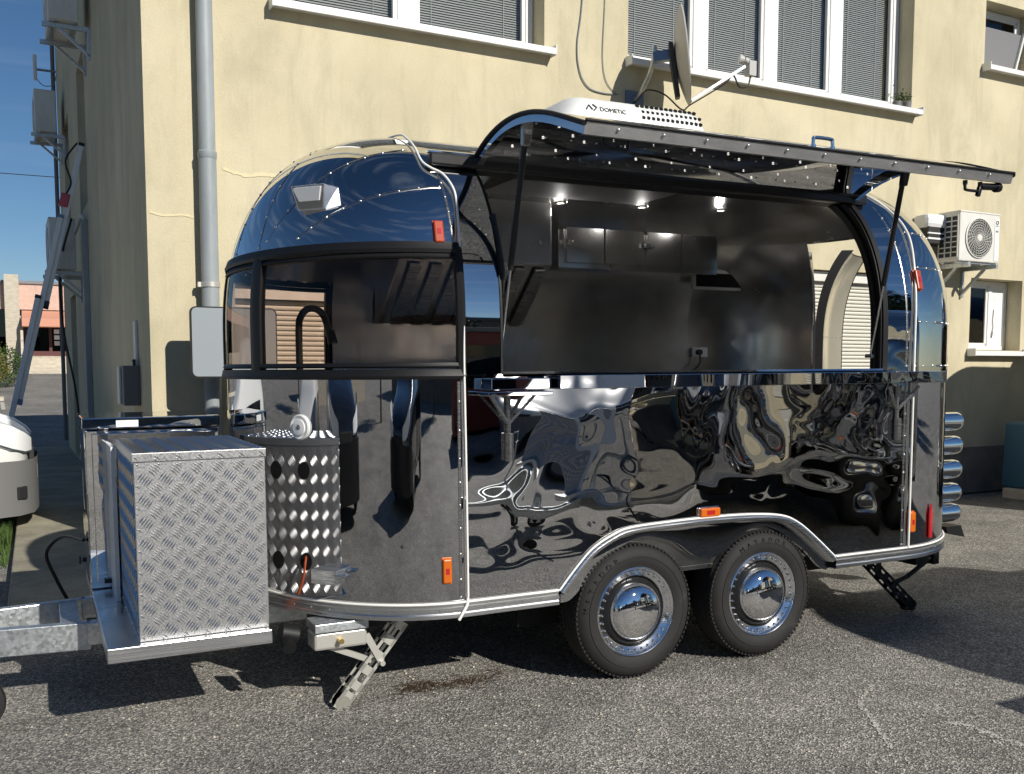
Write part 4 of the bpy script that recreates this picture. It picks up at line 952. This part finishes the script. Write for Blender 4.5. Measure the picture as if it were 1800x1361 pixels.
for i in range(12): a = DA0+.03+(DA1-DA0-.06)*i/11; p = leafpt(a, 1.70, .05); b.rivet(p, leafpt(a, 1.7, .06)-p, .006)
b.build('door_rivets', 'chrome', dl_, kind='stuff')

# interior fittings
b = MB(); b.box(.53, 1.80, 1.72, 2.02, 2.12, 2.48); cab = b.build('overhead_cabinet', 'lining', TR, bevel=.004)
for x0, x1 in ((.58, .86), (.872, 1.17), (1.20, 1.48), (1.49, 1.77)):
    b = MB(); b.box(x0, x1, 1.700, 1.716, 2.155, 2.415); b.build('cabinet_door', 'lining', cab, bevel=.003)
for x in (.56, 1.14, 1.19):
    b = MB(); b.box(x, x+.05, 1.685, 1.70, 2.27, 2.30); b.cyl((x+.03, 1.68, 2.285), (x+.05, 1.68, 2.285), .012, 8); b.build('latch', 'chrome', cab, bevel=.003)
b = MB(); b.prism([(-.62, 1.5, 2.5), (-.62, 1.5, 2.11), (-.62, 1.9, 1.76), (-.62, 1.98, 1.76), (-.62, 1.98, 2.4)], (.98, 0, 0)); hood = b.build('extractor_hood', 'lining', TR, bevel=.004)
for k in range(7):
    x = -.56+k*.135; b = MB(); b.prism([(x, 1.515, 2.085), (x+.07, 1.515, 2.085), (x+.07, 1.885, 1.762), (x, 1.885, 1.762)], (0, -.012, -.014)); b.build('hood_baffle', 'brushed_steel', hood)
for x, y in ((.41, 1.475), (.983, 1.447), (1.573, 1.404)):
    zc = Z1+(HH-O)*max(0, 1-abs((y-BB)/(BB-O))**NN)**(1/NN)
    b = MB(); b.lathe([(.045, 0), (.043, .008), (.03, .009)], (x, y, zc-.002), (0, 0, -1), 20); dn_ = b.build('downlight', 'chrome', TR, smooth=40)
    b = MB(); b.cyl((x, y, zc-.006), (x, y, zc-.009), .022, 16); b.build('downlight_lens', 'lamp_glint_glow', dn_)
    pl = bpy.data.lights.new('downlight_bulb', 'POINT'); pl.energy = .9; pl.color = (1, .97, .93); pl.shadow_soft_size = .025; po = bpy.data.objects.new('downlight_bulb', pl); COL.objects.link(po); po.parent = dn_; po.location = (x, y, zc-.05)
b = MB(); b.box(1.70, 2.17, 1.86, 1.89, 2.03, 2.17); mo = b.build('wall_heater', 'ac_case', TR, bevel=.004)
b = MB(); b.box(1.725, 2.145, 1.855, 1.861, 2.05, 2.145); b.build('heater_slot', 'dark_void', mo)
b = MB(); b.box(.54, .63, 2.012, 2.02, 1.86, 1.95); b.build('switch_plate', 'white_plastic', TR, bevel=.003)
b = MB(); b.box(1.80, 1.93, 1.985, 2.0, 1.55, 1.62); sk = b.build('socket', 'white_plastic', TR, bevel=.003)
b = MB(); b.cyl((1.84, 1.986, 1.585), (1.84, 1.95, 1.585), .02, 12); b.tube(spline([(1.84, 1.96, 1.57), (1.83, 1.95, 1.5), (1.75, 1.96, 1.44), (1.6, 1.98, 1.40)], 5), .006, 6); b.build('plug', 'cable_black', sk, smooth=50)
b = MB()
for x in [.2+.16*k for k in range(10)]:
    for z in (1.66, 2.06): b.rivet((x, 2*BB-O-.001, z), (0, -1, 0), .006)
for z in [1.5+.09*k for k in range(6)]: b.rivet((1.52, 2*BB-O-.001, z), (0, -1, 0), .005)
for a in (125, 131, 137, 143, 149, 155, 161, 167): p = SP(('r', D2R(a)), 1.66, O); b.rivet(p, -snorm(p), .006)
b.build('lining_rivets', 'chrome', TR, smooth=60, kind='stuff')
b = MB(); b.box(-1.45, -.9, .35, 1.75, 1.36, 1.40); b.build('worktop', 'lining', TR)
b = MB(); b.tube(spline([(-1.43, .62, 1.40), (-1.43, .62, 1.66), (-1.42, .62, 1.72), (-1.39, .62, 1.755), (-1.345, .62, 1.755), (-1.31, .62, 1.72), (-1.285, .62, 1.63)], 6), .016, 10); b.cyl((-1.283, .62, 1.66), (-1.272, .62, 1.60), .019, 10, .024); b.build('tap', 'black_paint', TR, smooth=50)

# chassis, axles, wheels
b = MB(); b.box(-1.45, 2.35, .42, .52, .30, .455); b.box(-1.45, 2.35, 1.57, 1.67, .30, .455); b.box(-1.3, 2.25, .34, 1.74, .425, .475); b.box(2.2, 2.3, .3, 1.8, .28, .42)
for x in (-.9, 1.6): b.box(x, x+.08, .3, 1.8, .33, .43)
b.build('chassis', 'chassis_black', TR)
def letter_ring(text, r, size, a0, step, y, b):
    for i, ch in enumerate(text):
        cu = bpy.data.curves.new('l', 'FONT'); cu.body = ch; cu.size = size; cu.extrude = .0012; cu.align_x = 'CENTER'; tmp = bpy.data.objects.new('tmp', cu); COL.objects.link(tmp)
        me = bpy.data.meshes.new_from_object(tmp.evaluated_get(bpy.context.evaluated_depsgraph_get())); bpy.data.objects.remove(tmp)
        a = a0-step*i; c, s = cos(a-pi/2), sin(a-pi/2); V = []
        for v in me.vertices:
            x, z = v.co.x, v.co.y+r; V.append((x*c-z*s, y-v.co.z, x*s+z*c))
        b.add(V, [tuple(p.vertices) for p in me.polygons]); bpy.data.meshes.remove(me)
def make_wheel(cx, side):
    """wheel with its outer face towards -y (side=1) at y=0 or mirrored"""
    W = bpy.data.objects
    prof_rim = [(.140, .045), (.164, .045), (.167, .034), (.170, .026), (.174, .022), (.198, .012), (.201, .008), (.204, .003), (.210, -.001), (.216, .004), (.215, .02), (.20, .03), (.19, .12)]
    b = MB(); b.lathe(prof_rim, (0, 0, 0), (0, 1, 0), 56); rim = b.build('wheel', 'rim_metal', TR, smooth=35)
    b = MB(); tp = [(.212, .018), (.218, .004), (.235, -.004), (.262, -.008), (.285, -.004), (.302, .008), (.312, .02), (.319, .032)]
    for yy in (.05, .08, .11, .14): tp += [(.3235, yy-.012), (.325, yy-.006), (.325, yy+.008), (.317, yy+.009), (.317, yy+.015)]
    tp += [(.319, .17), (.305, .19), (.262, .198), (.215, .18)]
    b.lathe(tp, (0, 0, 0), (0, 1, 0), 72)
    b.build('tyre', 'tyre', rim, smooth=32)
    b = MB()
    for k in range(84):
        a = 2*pi*k/84; u_ = Vector((cos(a), 0, sin(a))); v_ = Vector((-sin(a), 0, cos(a)))
        for (y0, y1, rr) in ((.016, .044, .3185), (.15, .18, .3185)): b.obox(u_*rr+Vector((0, (y0+y1)/2, 0)), u_*.004, v_*.007, Vector((0, (y1-y0)/2, 0)))
    b.build('tread_blocks', 'tyre', rim, kind='stuff')
    b = MB(); b.lathe([(.262, -.0085), (.2635, -.0105), (.266, -.0105), (.2675, -.0075)], (0, 0, 0), (0, 1, 0), 64); letter_ring('MATADOR', .268, .036, radians(172), radians(9.5), -.0075, b); b.build('sidewall_lettering', 'tyre', rim)
    b = MB(); b.lathe([(.138, .02), (.150, .018), (.160, .026), (.166, .043), (.14, .05)], (0, 0, 0), (0, 1, 0), 48); b.build('cap_ring', 'black_paint', rim, smooth=40)
    b = MB(); b.lathe([(.1405, .03), (.140, .014), (.132, -.006), (.115, -.022), (.09, -.034), (.06, -.042), (.03, -.046), (.0, -.047)], (0, 0, 0), (0, 1, 0), 56); b.build('hubcap', 'chrome', rim, smooth=70)
    b = MB()
    for k in range(32):
        a = 2*pi*k/32; b.rivet((.187*cos(a), .0165, .187*sin(a)), (0, -1, 0), .0062); b.cyl((.187*cos(a), .018, .187*sin(a)), (.187*cos(a), .004, .187*sin(a)), .0042, 8)
    b.build('rim_studs', 'chrome', rim, smooth=50, kind='stuff')
    return rim
wh = make_wheel(0, 1); wh.location = (0, .004, .325); wh.rotation_euler = (0, 0, 0)
def dup(o, parent):
    c = o.copy(); COL.objects.link(c); c.parent = parent
    for k in kids(o): dup(k, c)
    return c
w2_ = dup(wh, TR); w2_.location = (.768, .004, .325); w2_.rotation_euler = (0, .9, 0)
for x in (0, .768):
    w_ = dup(wh, TR); w_.location = (x, 2*BB-.004, .325); w_.rotation_euler = (0, x, pi)
b = MB(); b.cyl((0, .15, .325), (0, 1.9, .325), .035, 10); b.cyl((.768, .15, .325), (.768, 1.9, .325), .035, 10); b.build('axle', 'chassis_black', TR)

# corner steadies
def steady(top, foot_, y, m, par=TR):
    top = Vector((top[0], y, top[1])); ft = Vector((foot_[0], y, foot_[1])); d = (ft-top).normalized(); s_ = Vector((0, 1, 0)); n2 = d.cross(s_)
    b = MB()
    for sg in (-1, 1):
        c0 = top+s_*sg*.03; c1 = ft+s_*sg*.03
        b.bar(c0+n2*.024, c1+n2*.024, .006, .014, n2); b.bar(c0-n2*.024, c1-n2*.024, .006, .014, n2)
        for k in range(6): p = c0+(c1-c0)*(k/5*.94+.03); b.obox(p, n2*.03, s_*.003, d*(.02 if k < 5 else .045))
        b.cyl(c1-s_*.003, c1+s_*.003, .034, 16)
    b.box(ft.x-.035, ft.x+.035, y-.026, y+.026, 0.001, .012) if ft.z < .06 else None
    return b.build('corner_steady', m, par, smooth=30)
sj = steady((-1.10, .36), (-1.375, .035), .25, 'zinc')
b = MB(); b.box(-1.50, -1.265, .20, .32, .285, .365); b.build('steady_gearbox', 'zinc', sj, bevel=.012)
b = MB(); b.box(-1.50, -1.265, .18, .33, .367, .405); b.build('steady_mount', 'galvanised', sj, bevel=.003)
b = MB(); b.cyl((-1.39, .20, .325), (-1.39, .165, .325), .012, 8); b.build('drain_bolt', 'brass', sj)
b = MB(); b.bar((-1.43, .25, .29), (-1.235, .25, .20), .02, .025); b.bar((-1.268, .215, .33), (-1.20, .215, .20), .012, .03); b.cyl((-1.20, .19, .195), (-1.20, .31, .195), .012, 8); b.build('steady_link', 'zinc', sj)
b = MB(); b.cyl((-1.62, .3, .36), (-1.55, .3, .34), .045, 12); b.cyl((-1.6, .27, .33), (-1.6, .22, .31), .03, 10); b.build('hose_joint', 'black_rubber', TR, smooth=40)
sr = steady((1.82, .36), (2.20, .035), .35, 'chassis_black')
b = MB(); b.tube([(2.40, .36, .30), (2.2, .36, .20), (2.06, .36, .165)], .014, 8); b.bar((2.02, .42, .40), (1.99, .38, .20), .02, .03); b.build('steady_link', 'chassis_black', sr)
b = MB(); b.box(2.39, 2.44, .33, .40, .26, .42); b.build('steady_mount', 'black_paint', sr, bevel=.006)

# drawbar with tray, gas box and steel locker
b = MB()
for y0, y1 in ((.80, .98), (1.30, 1.12)):
    b.bar((-1.35, y0, .33), (-2.36, y0, .33), .06, .10); b.bar((-2.34, y0, .32), (-3.7, y1, .32), .05, .12)
b.box(-2.46, -2.38, .8, 1.3, .27, .375); b.box(-3.75, -3.45, .98, 1.12, .28, .40)
b.build('drawbar', 'galvanised', TR, bevel=.004)
b = MB(); b.cyl((-3.7, 1.05, .36), (-3.95, 1.05, .36), .05, 12); b.box(-3.99, -3.88, 1.0, 1.1, .31, .41); b.build('coupling', 'black_paint', TR, smooth=40)
b = MB(); b.cyl((-2.80, .70, .2), (-2.80, .70, .80), .024, 12); b.tube([(-2.80, .70, .8), (-2.80, .70, .86), (-2.88, .70, .86)], .01, 6); jk = b.build('jockey_stand', 'galvanised', TR, smooth=40)
b = MB(); b.lathe([(.03, -.03), (.085, -.035), (.115, -.026), (.122, 0), (.115, .026), (.085, .035), (.03, .03)], (-2.80, .66, .122), (0, 1, 0), 28); b.build('jockey_wheel', 'tyre', jk, smooth=40)
b = MB(); b.box(-2.825, -2.775, .615, .622, .11, .26); b.box(-2.825, -2.775, .70, .707, .11, .26); b.box(-2.825, -2.775, .615, .707, .255, .265); b.build('jockey_fork', 'galvanised', jk)
TX0, TX1 = -2.315, -1.695
b = MB(); b.box(TX0, TX1, .105, 1.80, .375, .432); tray = b.build('tray', 'aluminium', TR, bevel=.003)
def tread(b, o, u_, v_, W, H, pitch=.0795, L=.030, wd=.0050, h=.0034):
    """five-bar tread pattern on the rectangle o + s*u + t*v"""
    o, u_, v_ = Vector(o), Vector(u_), Vector(v_); n_ = u_.cross(v_).normalized(); ii = 0
    for i in range(int(W/pitch*2)+2):
        for j in range(int(H/(pitch*1.06)*2)+2):
            if (i+j) % 2: continue
            a = pi*.25+.12 if i % 2 else -pi*.25+.05
            du_, dv_ = cos(a), sin(a); pu, pv = -dv_, du_
            for k in range(-2, 3):
                c0, c1 = i*pitch/2+pu*k*.0105, j*pitch*1.06/2+pv*k*.0105; Lk = L*(1-.09*abs(k))
                q = [(c0-du_*Lk, c1-dv_*Lk), (c0+du_*Lk, c1+dv_*Lk), (c0, c1)]
                if any(not (.003 < s < W-.003 and .003 < t_ < H-.003) for s, t_ in q):
                    f = max([x for x in (1, .75, .5, .25, 0) if all(.003 < c0+sg*du_*Lk*x < W-.003 and .003 < c1+sg*dv_*Lk*x < H-.003 for sg in (-1, 1))] or [0])
                    if f < .25: continue
                    Lk *= f
                e0, e1 = (c0-du_*Lk, c1-dv_*Lk), (c0+du_*Lk, c1+dv_*Lk)
                P = lambda s, t_, z: o+u_*s+v_*t_+n_*z
                b.add([P(*e0, 0), P(c0+pu*wd*.7, c1+pv*wd*.7, .0), P(*e1, 0), P(c0-pu*wd*.7, c1-pv*wd*.7, 0), P(c0-du_*Lk*.6, c1-dv_*Lk*.6, h), P(c0+du_*Lk*.6, c1+dv_*Lk*.6, h)],
                      [(0, 1, 4), (1, 5, 4), (1, 2, 5), (2, 3, 5), (3, 4, 5), (3, 0, 4)])
GX0, GX1, GY0, GY1, GZ0, GZ1 = -2.195, -1.697, .15, .98, .433, 1.168
b = MB(); b.box(GX0, GX1, GY0, GY1, GZ0, GZ1-.03); gb = b.build('gas_box', 'tread_plate', TR, bevel=.003)
b = MB(); b.box(GX0-.006, GX1+.004, GY0-.006, GY1+.004, GZ1-.034, GZ1); b.build('gas_box_lid', 'tread_plate', gb, bevel=.002)
b = MB(); tread(b, (GX0, GY0-.0004, GZ0), (1, 0, 0), (0, 0, 1), GX1-GX0, GZ1-GZ0-.036); tread(b, (GX0-.0004, GY1, GZ0), (0, -1, 0), (0, 0, 1), GY1-GY0, GZ1-GZ0-.036); tread(b, (GX1+.0004, GY0, GZ0), (0, 1, 0), (0, 0, 1), GY1-GY0, GZ1-GZ0-.036)
tread(b, (GX0-.006, GY0-.006, GZ1+.0004), (1, 0, 0), (0, 1, 0), GX1-GX0+.01, GY1-GY0+.01); tread(b, (GX0-.006, GY0-.0065, GZ1-.034), (1, 0, 0), (0, 0, 1), GX1-GX0+.01, .034)
b.build('tread_pattern', 'tread_bar', gb, recalc=False, kind='stuff')
for y in (.42, .62):
    for z in (.60, 1.02): b = MB(); b.cyl((GX1+.0005, y, z), (GX1+.004, y, z), .042, 24); b.build('vent_hole', 'dark_void', gb)
b = MB(); b.tube(spline([(GX1, .42, .62), (GX1+.03, .42, .60), (GX1+.045, .43, .54), (GX1+.05, .46, .47), (GX1+.06, .5, .40)], 6), .008, 8); b.build('gas_hose', 'orange_hose', gb, smooth=50)
CX0, CX1, CY0, CY1, CZ0, CZ1 = -2.318, -1.700, 1.21, 1.76, .434, 1.258
b = MB(); b.box(CX0, CX1, CY0, CY1, CZ0, CZ1-.06); lk = b.build('steel_locker', 'mirror_cabinet', TR, bevel=.006)
b = MB(); b.box(CX0-.01, CX1+.004, CY0-.014, CY1+.006, CZ1-.056, CZ1); b.build('locker_lid', 'mirror_cabinet', lk, bevel=.006)
b = MB(); b.box(CX0+.03, CX1-.02, CY0-.012, CY0-.001, CZ0+.03, CZ1-.075); b.build('locker_door', 'mirror_cabinet', lk, bevel=.004)
b = MB(); b.box(CX0+.14, CX0+.24, CY0-.017, CY0-.0135, CZ1-.046, CZ1-.014); b.build('lid_label', 'lamp_lens', lk)
b = MB(); b.box(CX0+.06, CX0+.12, CY0-.035, CY0-.012, CZ0+.03, CZ0+.05); b.cyl((CX0-.03, CY0+.05, CZ0+.14), (CX0-.01, CY0+.05, CZ0+.14), .012, 8); b.bar((CX0-.04, CY0+.05, CZ0+.12), (CX0-.04, CY0+.05, CZ0+.16), .015, .01); b.build('locker_catch', 'black_paint', lk, bevel=.003)
b = MB(); b.box(GX0-.03, GX0-.012, GY0+.75, CY0-.012, GZ0, GZ1-.03); b.build('divider_post', 'white_plastic', TR)
b = MB(); b.tube(spline([(CX0-.01, CY1-.2, .62), (-2.42, CY1+.1, .60), (-2.50, CY1+.2, .5), (-2.46, CY1+.25, .35), (-2.40, CY1+.3, .2)], 6), .010, 6); b.build('power_cable', 'cable_black', TR, smooth=50)

# ------------------------------------------------------------------ cars
def make_car(name, label, paint, lower, loc, rotz, sc=(1, 1, 1), nose=False):
    t = thing(name, label, 'car', loc, rotz)
    ST = [(0, .50, .30, .56, .66, .42), (-.05, .66, .24, .60, .70, .56), (-.16, .78, .20, .66, .78, .66), (-.45, .85, .19, .74, .88, .72), (-.95, .87, .19, .86, .98, .74), (-1.15, .88, .19, .90, 1.05, .73), (-1.75, .88, .19, .93, 1.42, .60), (-2.1, .88, .19, .94, 1.47, .60), (-2.9, .88, .19, .95, 1.47, .60), (-3.55, .87, .20, .95, 1.38, .58), (-4.0, .85, .24, .94, 1.06, .68), (-4.2, .76, .30, .85, .95, .60), (-4.25, .62, .36, .70, .80, .48)]
    def ring(s):
        x, hw, zl, zs, zt, th = s; h = [(0, zl), (hw*.6, zl), (hw*.9, zl+.02), (hw, zl+.16), (hw*1.0, (zl+zs)/2), (hw*.985, zs-.06), (hw*.94, zs), ((hw+th)/2*.97, (zs+zt)/2), (th*1.0, zt-.05), (th*.85, zt-.005), (th*.45, zt+.01), (0, zt+.012)]
        full = [(-y, z) for y, z in h[::-1]]+[(y, z) for y, z in h[1:]]
        return [(x*sc[0], y*sc[1], z*sc[2]) for y, z in full]
    rows = [ring(s) for s in ST]
    b = MB(); b.grid(rows); b.f += [tuple(range(len(rows[0])))[::-1], tuple(range((len(rows)-1)*len(rows[0]), len(rows)*len(rows[0])))]
    o = b.build('body', paint, t, smooth=80); md = o.modifiers.new('s', 'SUBSURF'); md.levels = 2; md.render_levels = 2
    n = len(rows[0]); m_ = n//2
    def patch(nm, m, i0, i1, js, out=.012, par=None):
        b = MB(); P = []
        for i in range(i0, i1+1):
            row = []
            for j in js:
                v = Vector(rows[i][j]); c = Vector((v.x, 0, v.z*.5+.35)); d = Vector((0, v.y, v.z-.75)); d = d.normalized() if d.length > .01 else Vector((0, 0, 1)); row.append(v+d*out)
            P.append(row)
        b.grid(P); return b.build(nm, m, par or t, smooth=80)
    patch('windscreen', 'dark_glass', 5, 6, range(m_-3, m_+4), .006); patch('side_window', 'dark_glass', 6, 9, (m_+3, m_+4, m_+5), .004); patch('side_window', 'dark_glass', 6, 9, (m_-3, m_-4, m_-5), .004); patch('rear_window', 'dark_glass', 9, 10, range(m_-3, m_+4), .006)
    for x in (-.85, -3.35):
        for sy in (-1, 1):
            b = MB(); y = sy*.80*sc[1]; b.lathe([(.10, .11*sy), (.2, .115*sy), (.29, .10*sy), (.315, .06*sy), (.32, 0), (.315, -.06*sy), (.2, -.1*sy)], (x*sc[0], y, .32), (0, 1, 0), 28); wv = b.build('wheel', 'tyre', t, smooth=40)
            b = MB(); b.lathe([(.0, .118*sy), (.07, .115*sy), (.10, .10*sy), (.19, .112*sy), (.2, .118*sy)], (x*sc[0], y, .32), (0, 1, 0), 24); b.build('wheel_cover', 'aluminium', wv, smooth=40)
    for sy in (-1, 1):
        b = MB(); P = [[Vector((x*sc[0], sy*y*sc[1], z*sc[2])) for z in zz_] for x, y, zz_ in ((.012, .40, (.60, .65, .69)), (-.03, .58, (.60, .68, .735)), (-.12, .715, (.63, .72, .79)), (-.30, .80, (.70, .78, .845)), (-.42, .80, (.76, .82, .865)))]
        b.grid(P); b.grid([[p+Vector((.012, sy*.03, .02)) for p in r_] for r_ in P]); b.build('headlamp', 'lamp_lens', t, smooth=60)
    b = MB(); P = [[Vector((x*sc[0], y*sc[1], z*sc[2])) for z in (.17, .28, .44, .545, .56)] for x, y in ((-.6, -.90), (-.24, -.875), (-.07, -.765), (.03, -.57), (.06, -.25), (.065, 0), (.06, .25), (.03, .57), (-.07, .765), (-.24, .875), (-.6, .90))]
    b.grid(P); b.build('bumper', lower, t, smooth=60)
    b = MB(); b.box(.035*sc[0], .055*sc[0], -.3*sc[1], .3*sc[1], .33*sc[2], .46*sc[2]); b.build('lower_grille', 'grille_dark', t, bevel=.01)
    b = MB()
    for sy in (-1, 1): b.obox(Vector((-.055*sc[0], sy*.735*sc[1], .33*sc[2])), Vector((.035, -.045*sy, 0)), Vector((.012, .012*sy, 0)), Vector((0, 0, .055)))
    b.build('fog_lamp_recess', 'grille_dark', t, bevel=.008, kind='stuff')
    b = MB(); b.box(.0*sc[0], .04*sc[0], -.33*sc[1], .33*sc[1], .535*sc[2], .63*sc[2]); b.build('grille', 'grille_dark', t, bevel=.01)
    b = MB(); b.box(.052*sc[0], .06*sc[0], -.26, .26, .40*sc[2], .5*sc[2]); b.build('number_plate', 'lamp_lens', t)
    return t
make_car('parked_car', 'white car nose with grey bumper at the left edge', 'car_white', 'car_grey', (-2.60, 6.30, 0), 0, (1.1, 1.02, 1.22))
make_car('dark_car', 'black car parked behind the viewer, mirrored in the trailer nose', 'car_black', 'black_paint', (-4.25, -4.5, 0), 1.52, (1.1, 1.05, 1.25))
make_car('parked_car', 'white car left of the frame, mirrored in the nose', 'car_white', 'car_grey', (-8.6, 1.6, 0), .1, (1.1, 1.02, 1.2))
make_car('dark_car', 'tall charcoal car left of the frame, mirrored mid nose', 'car_black', 'black_paint', (-5.6, -1.2, 0), .05, (1.15, 1.08, 1.4))
make_car('parked_car', 'silver-white car parked behind the viewer, mirrored low in the trailer side', 'car_white', 'car_grey', (4.6, -10.5, 0), 2.6, (1.1, 1.02, 1.2))

# ------------------------------------------------------------------ neighbouring trailers (they cast the shadows at the right and show in the polished skin)
SKIP = {'inner_lining', 'lining_rivets', 'overhead_cabinet', 'extractor_hood', 'tap', 'worktop', 'socket', 'switch_plate', 'wall_heater', 'downlight', 'rear_door', 'hatch_outer_skin', 'hatch_inner_skin', 'hatch_side_rim', 'hatch_rubber', 'hatch_front_lip', 'lip_rivets', 'handle', 'hatch_latch', 'gas_strut', 'strut_bracket', 'serving_shelf', 'shelf_leaf', 'shelf_leaf_rail', 'shelf_bracket', 'seal_lip', 'seal_cable'}
TONGUE = {'drawbar', 'coupling', 'jockey_stand', 'tray', 'gas_box', 'steel_locker', 'divider_post', 'power_cable'}
def copy_trailer(label, loc, skip=()):
    t = thing('food_trailer', label, 'trailer', loc, 0, 'polished trailers')
    for k in kids(TR):
        if k.name.split('.')[0] in SKIP or k.name.split('.')[0] in skip: continue
        dup(k, t)
    zz_ = zlev(ZW0, ZH, 0, 12); b = MB(); b.grid([[SP(('n', x), z, .0) for z in zz_] for x in (HX0, 0, .8, HX1)]); b.build('closed_hatch', 'mirror_side', t, smooth=60)
    b = MB(); sheet(b, U('r', DA0, DA1, 16), ZS, DZ); b.build('closed_door', 'mirror_nose', t, smooth=60)
    b = MB(); sheet(b, U('e', 0, pi, 30), ZW0, ZW1, .01); b.build('blacked_window', 'black_paint', t, smooth=60)
    return t
TR['group'] = 'polished trailers'
copy_trailer('second polished trailer right of the viewer, seen as shadow and mirrored wheels', (4.18, -4.72, 0))
copy_trailer('third polished trailer beyond the right edge, seen by its shadow on the wall', (8.75, .84, 0), TONGUE)

# ------------------------------------------------------------------ the far side of the yard (mirrored in the skin)
t = thing('kiosk', 'dark red kiosk across the yard, mirrored beside the hatch', 'kiosk', (4.9, -15.5, 0))
b = MB(); b.box(-2.6, 2.6, -1.4, 1.2, .1, 2.5); b.build('walls', 'dark_red', t, bevel=.02)
b = MB(); b.box(-2.8, 2.8, -1.6, 1.5, 2.5, 2.75); b.build('roof', 'roof_grey', t, bevel=.03)
b = MB(); b.box(-1.4, 1.4, 1.2, 1.22, 1.1, 2.0); b.build('hatch_window', 'dark_glass', t)
t = thing('yard_building', 'long grey-brown industrial building across the yard, seen only in reflections', 'building', (4, -34, 0))
b = MB(); b.box(-32, 42, -10, 0, 0, 5.2); b.build('walls', 'plinth_paint', t)
b = MB(); b.box(-32.4, 42.4, -10.4, .4, 5.2, 5.6); b.build('roof', 'roof_grey', t)
for i in range(14):
    b = MB(); b.box(-30+i*5, -27+i*5, 0, .03, 1.0, 3.4); b.build('window', 'dark_glass', t)
t = thing('side_building', 'low dark-roofed house left of the yard, seen only in reflections', 'building', (-30, -6, 0))
b = MB(); b.box(-8, 0, -12, 10, 0, 4.2); b.build('walls', 'pale_stone', t)
b = MB(); b.prism([(-8.4, -12.4, 4.2), (.4, -12.4, 4.2), (-4, -12.4, 6.6)], (0, 22.8, 0)); b.build('roof', 'tile', t)
for i in range(5):
    b = MB(); b.box(0, .03, -10+i*4.2, -8.4+i*4.2, 1, 2.4); b.build('window', 'dark_glass', t)
def tree(name, label, loc, h, spread, tall, seed, m):
    t = thing(name, label, 'tree', loc, 0, 'trees across the yard'); r = random.Random(seed)
    b = MB(); b.cyl((0, 0, 0), (0.1, 0, h*.45), .22, 10, .14)
    for k in range(5): a = k*1.3; b.cyl((.05, 0, h*.3), (cos(a)*spread*.5, sin(a)*spread*.5, h*.65), .08, 6, .03)
    b.build('trunk', 'bark', t, smooth=50)
    bl = [((r.uniform(-.5, .5)*spread, r.uniform(-.5, .5)*spread, h*r.uniform(.35, .85)), (spread*r.uniform(.35, .6), spread*r.uniform(.35, .6), h*(.22 if tall else .16))) for k in range(9)]
    leafball('crown', m, t, bl, 3600, .24, seed)
for i, (x, y, h, s, tall) in enumerate([(15, -21, 7.5, 2.4, 0), (19, -16, 9.5, 1.2, 1), (21.5, -17, 10.5, 1.3, 1), (26, -20, 9, 3, 0), (8, -26, 7, 2.8, 0), (-3, -25, 6.5, 2.6, 0), (-16, -14, 7, 2.6, 0), (-24, 6, 6, 2.5, 0)]):
    tree('yard_tree', ['bushy tree across the yard mirrored in the tail, beside the long building', 'first tall narrow tree mirrored in the trailer tail', 'second tall narrow tree mirrored in the trailer tail', 'wide tree far right across the yard', 'tree in front of the long building, behind the kiosk', 'tree behind the viewer across the yard', 'tree behind the black car at left', 'small tree left of the yard house'][i], (x, y, 0), h, s, tall, 20+i, 'leaf_dark')
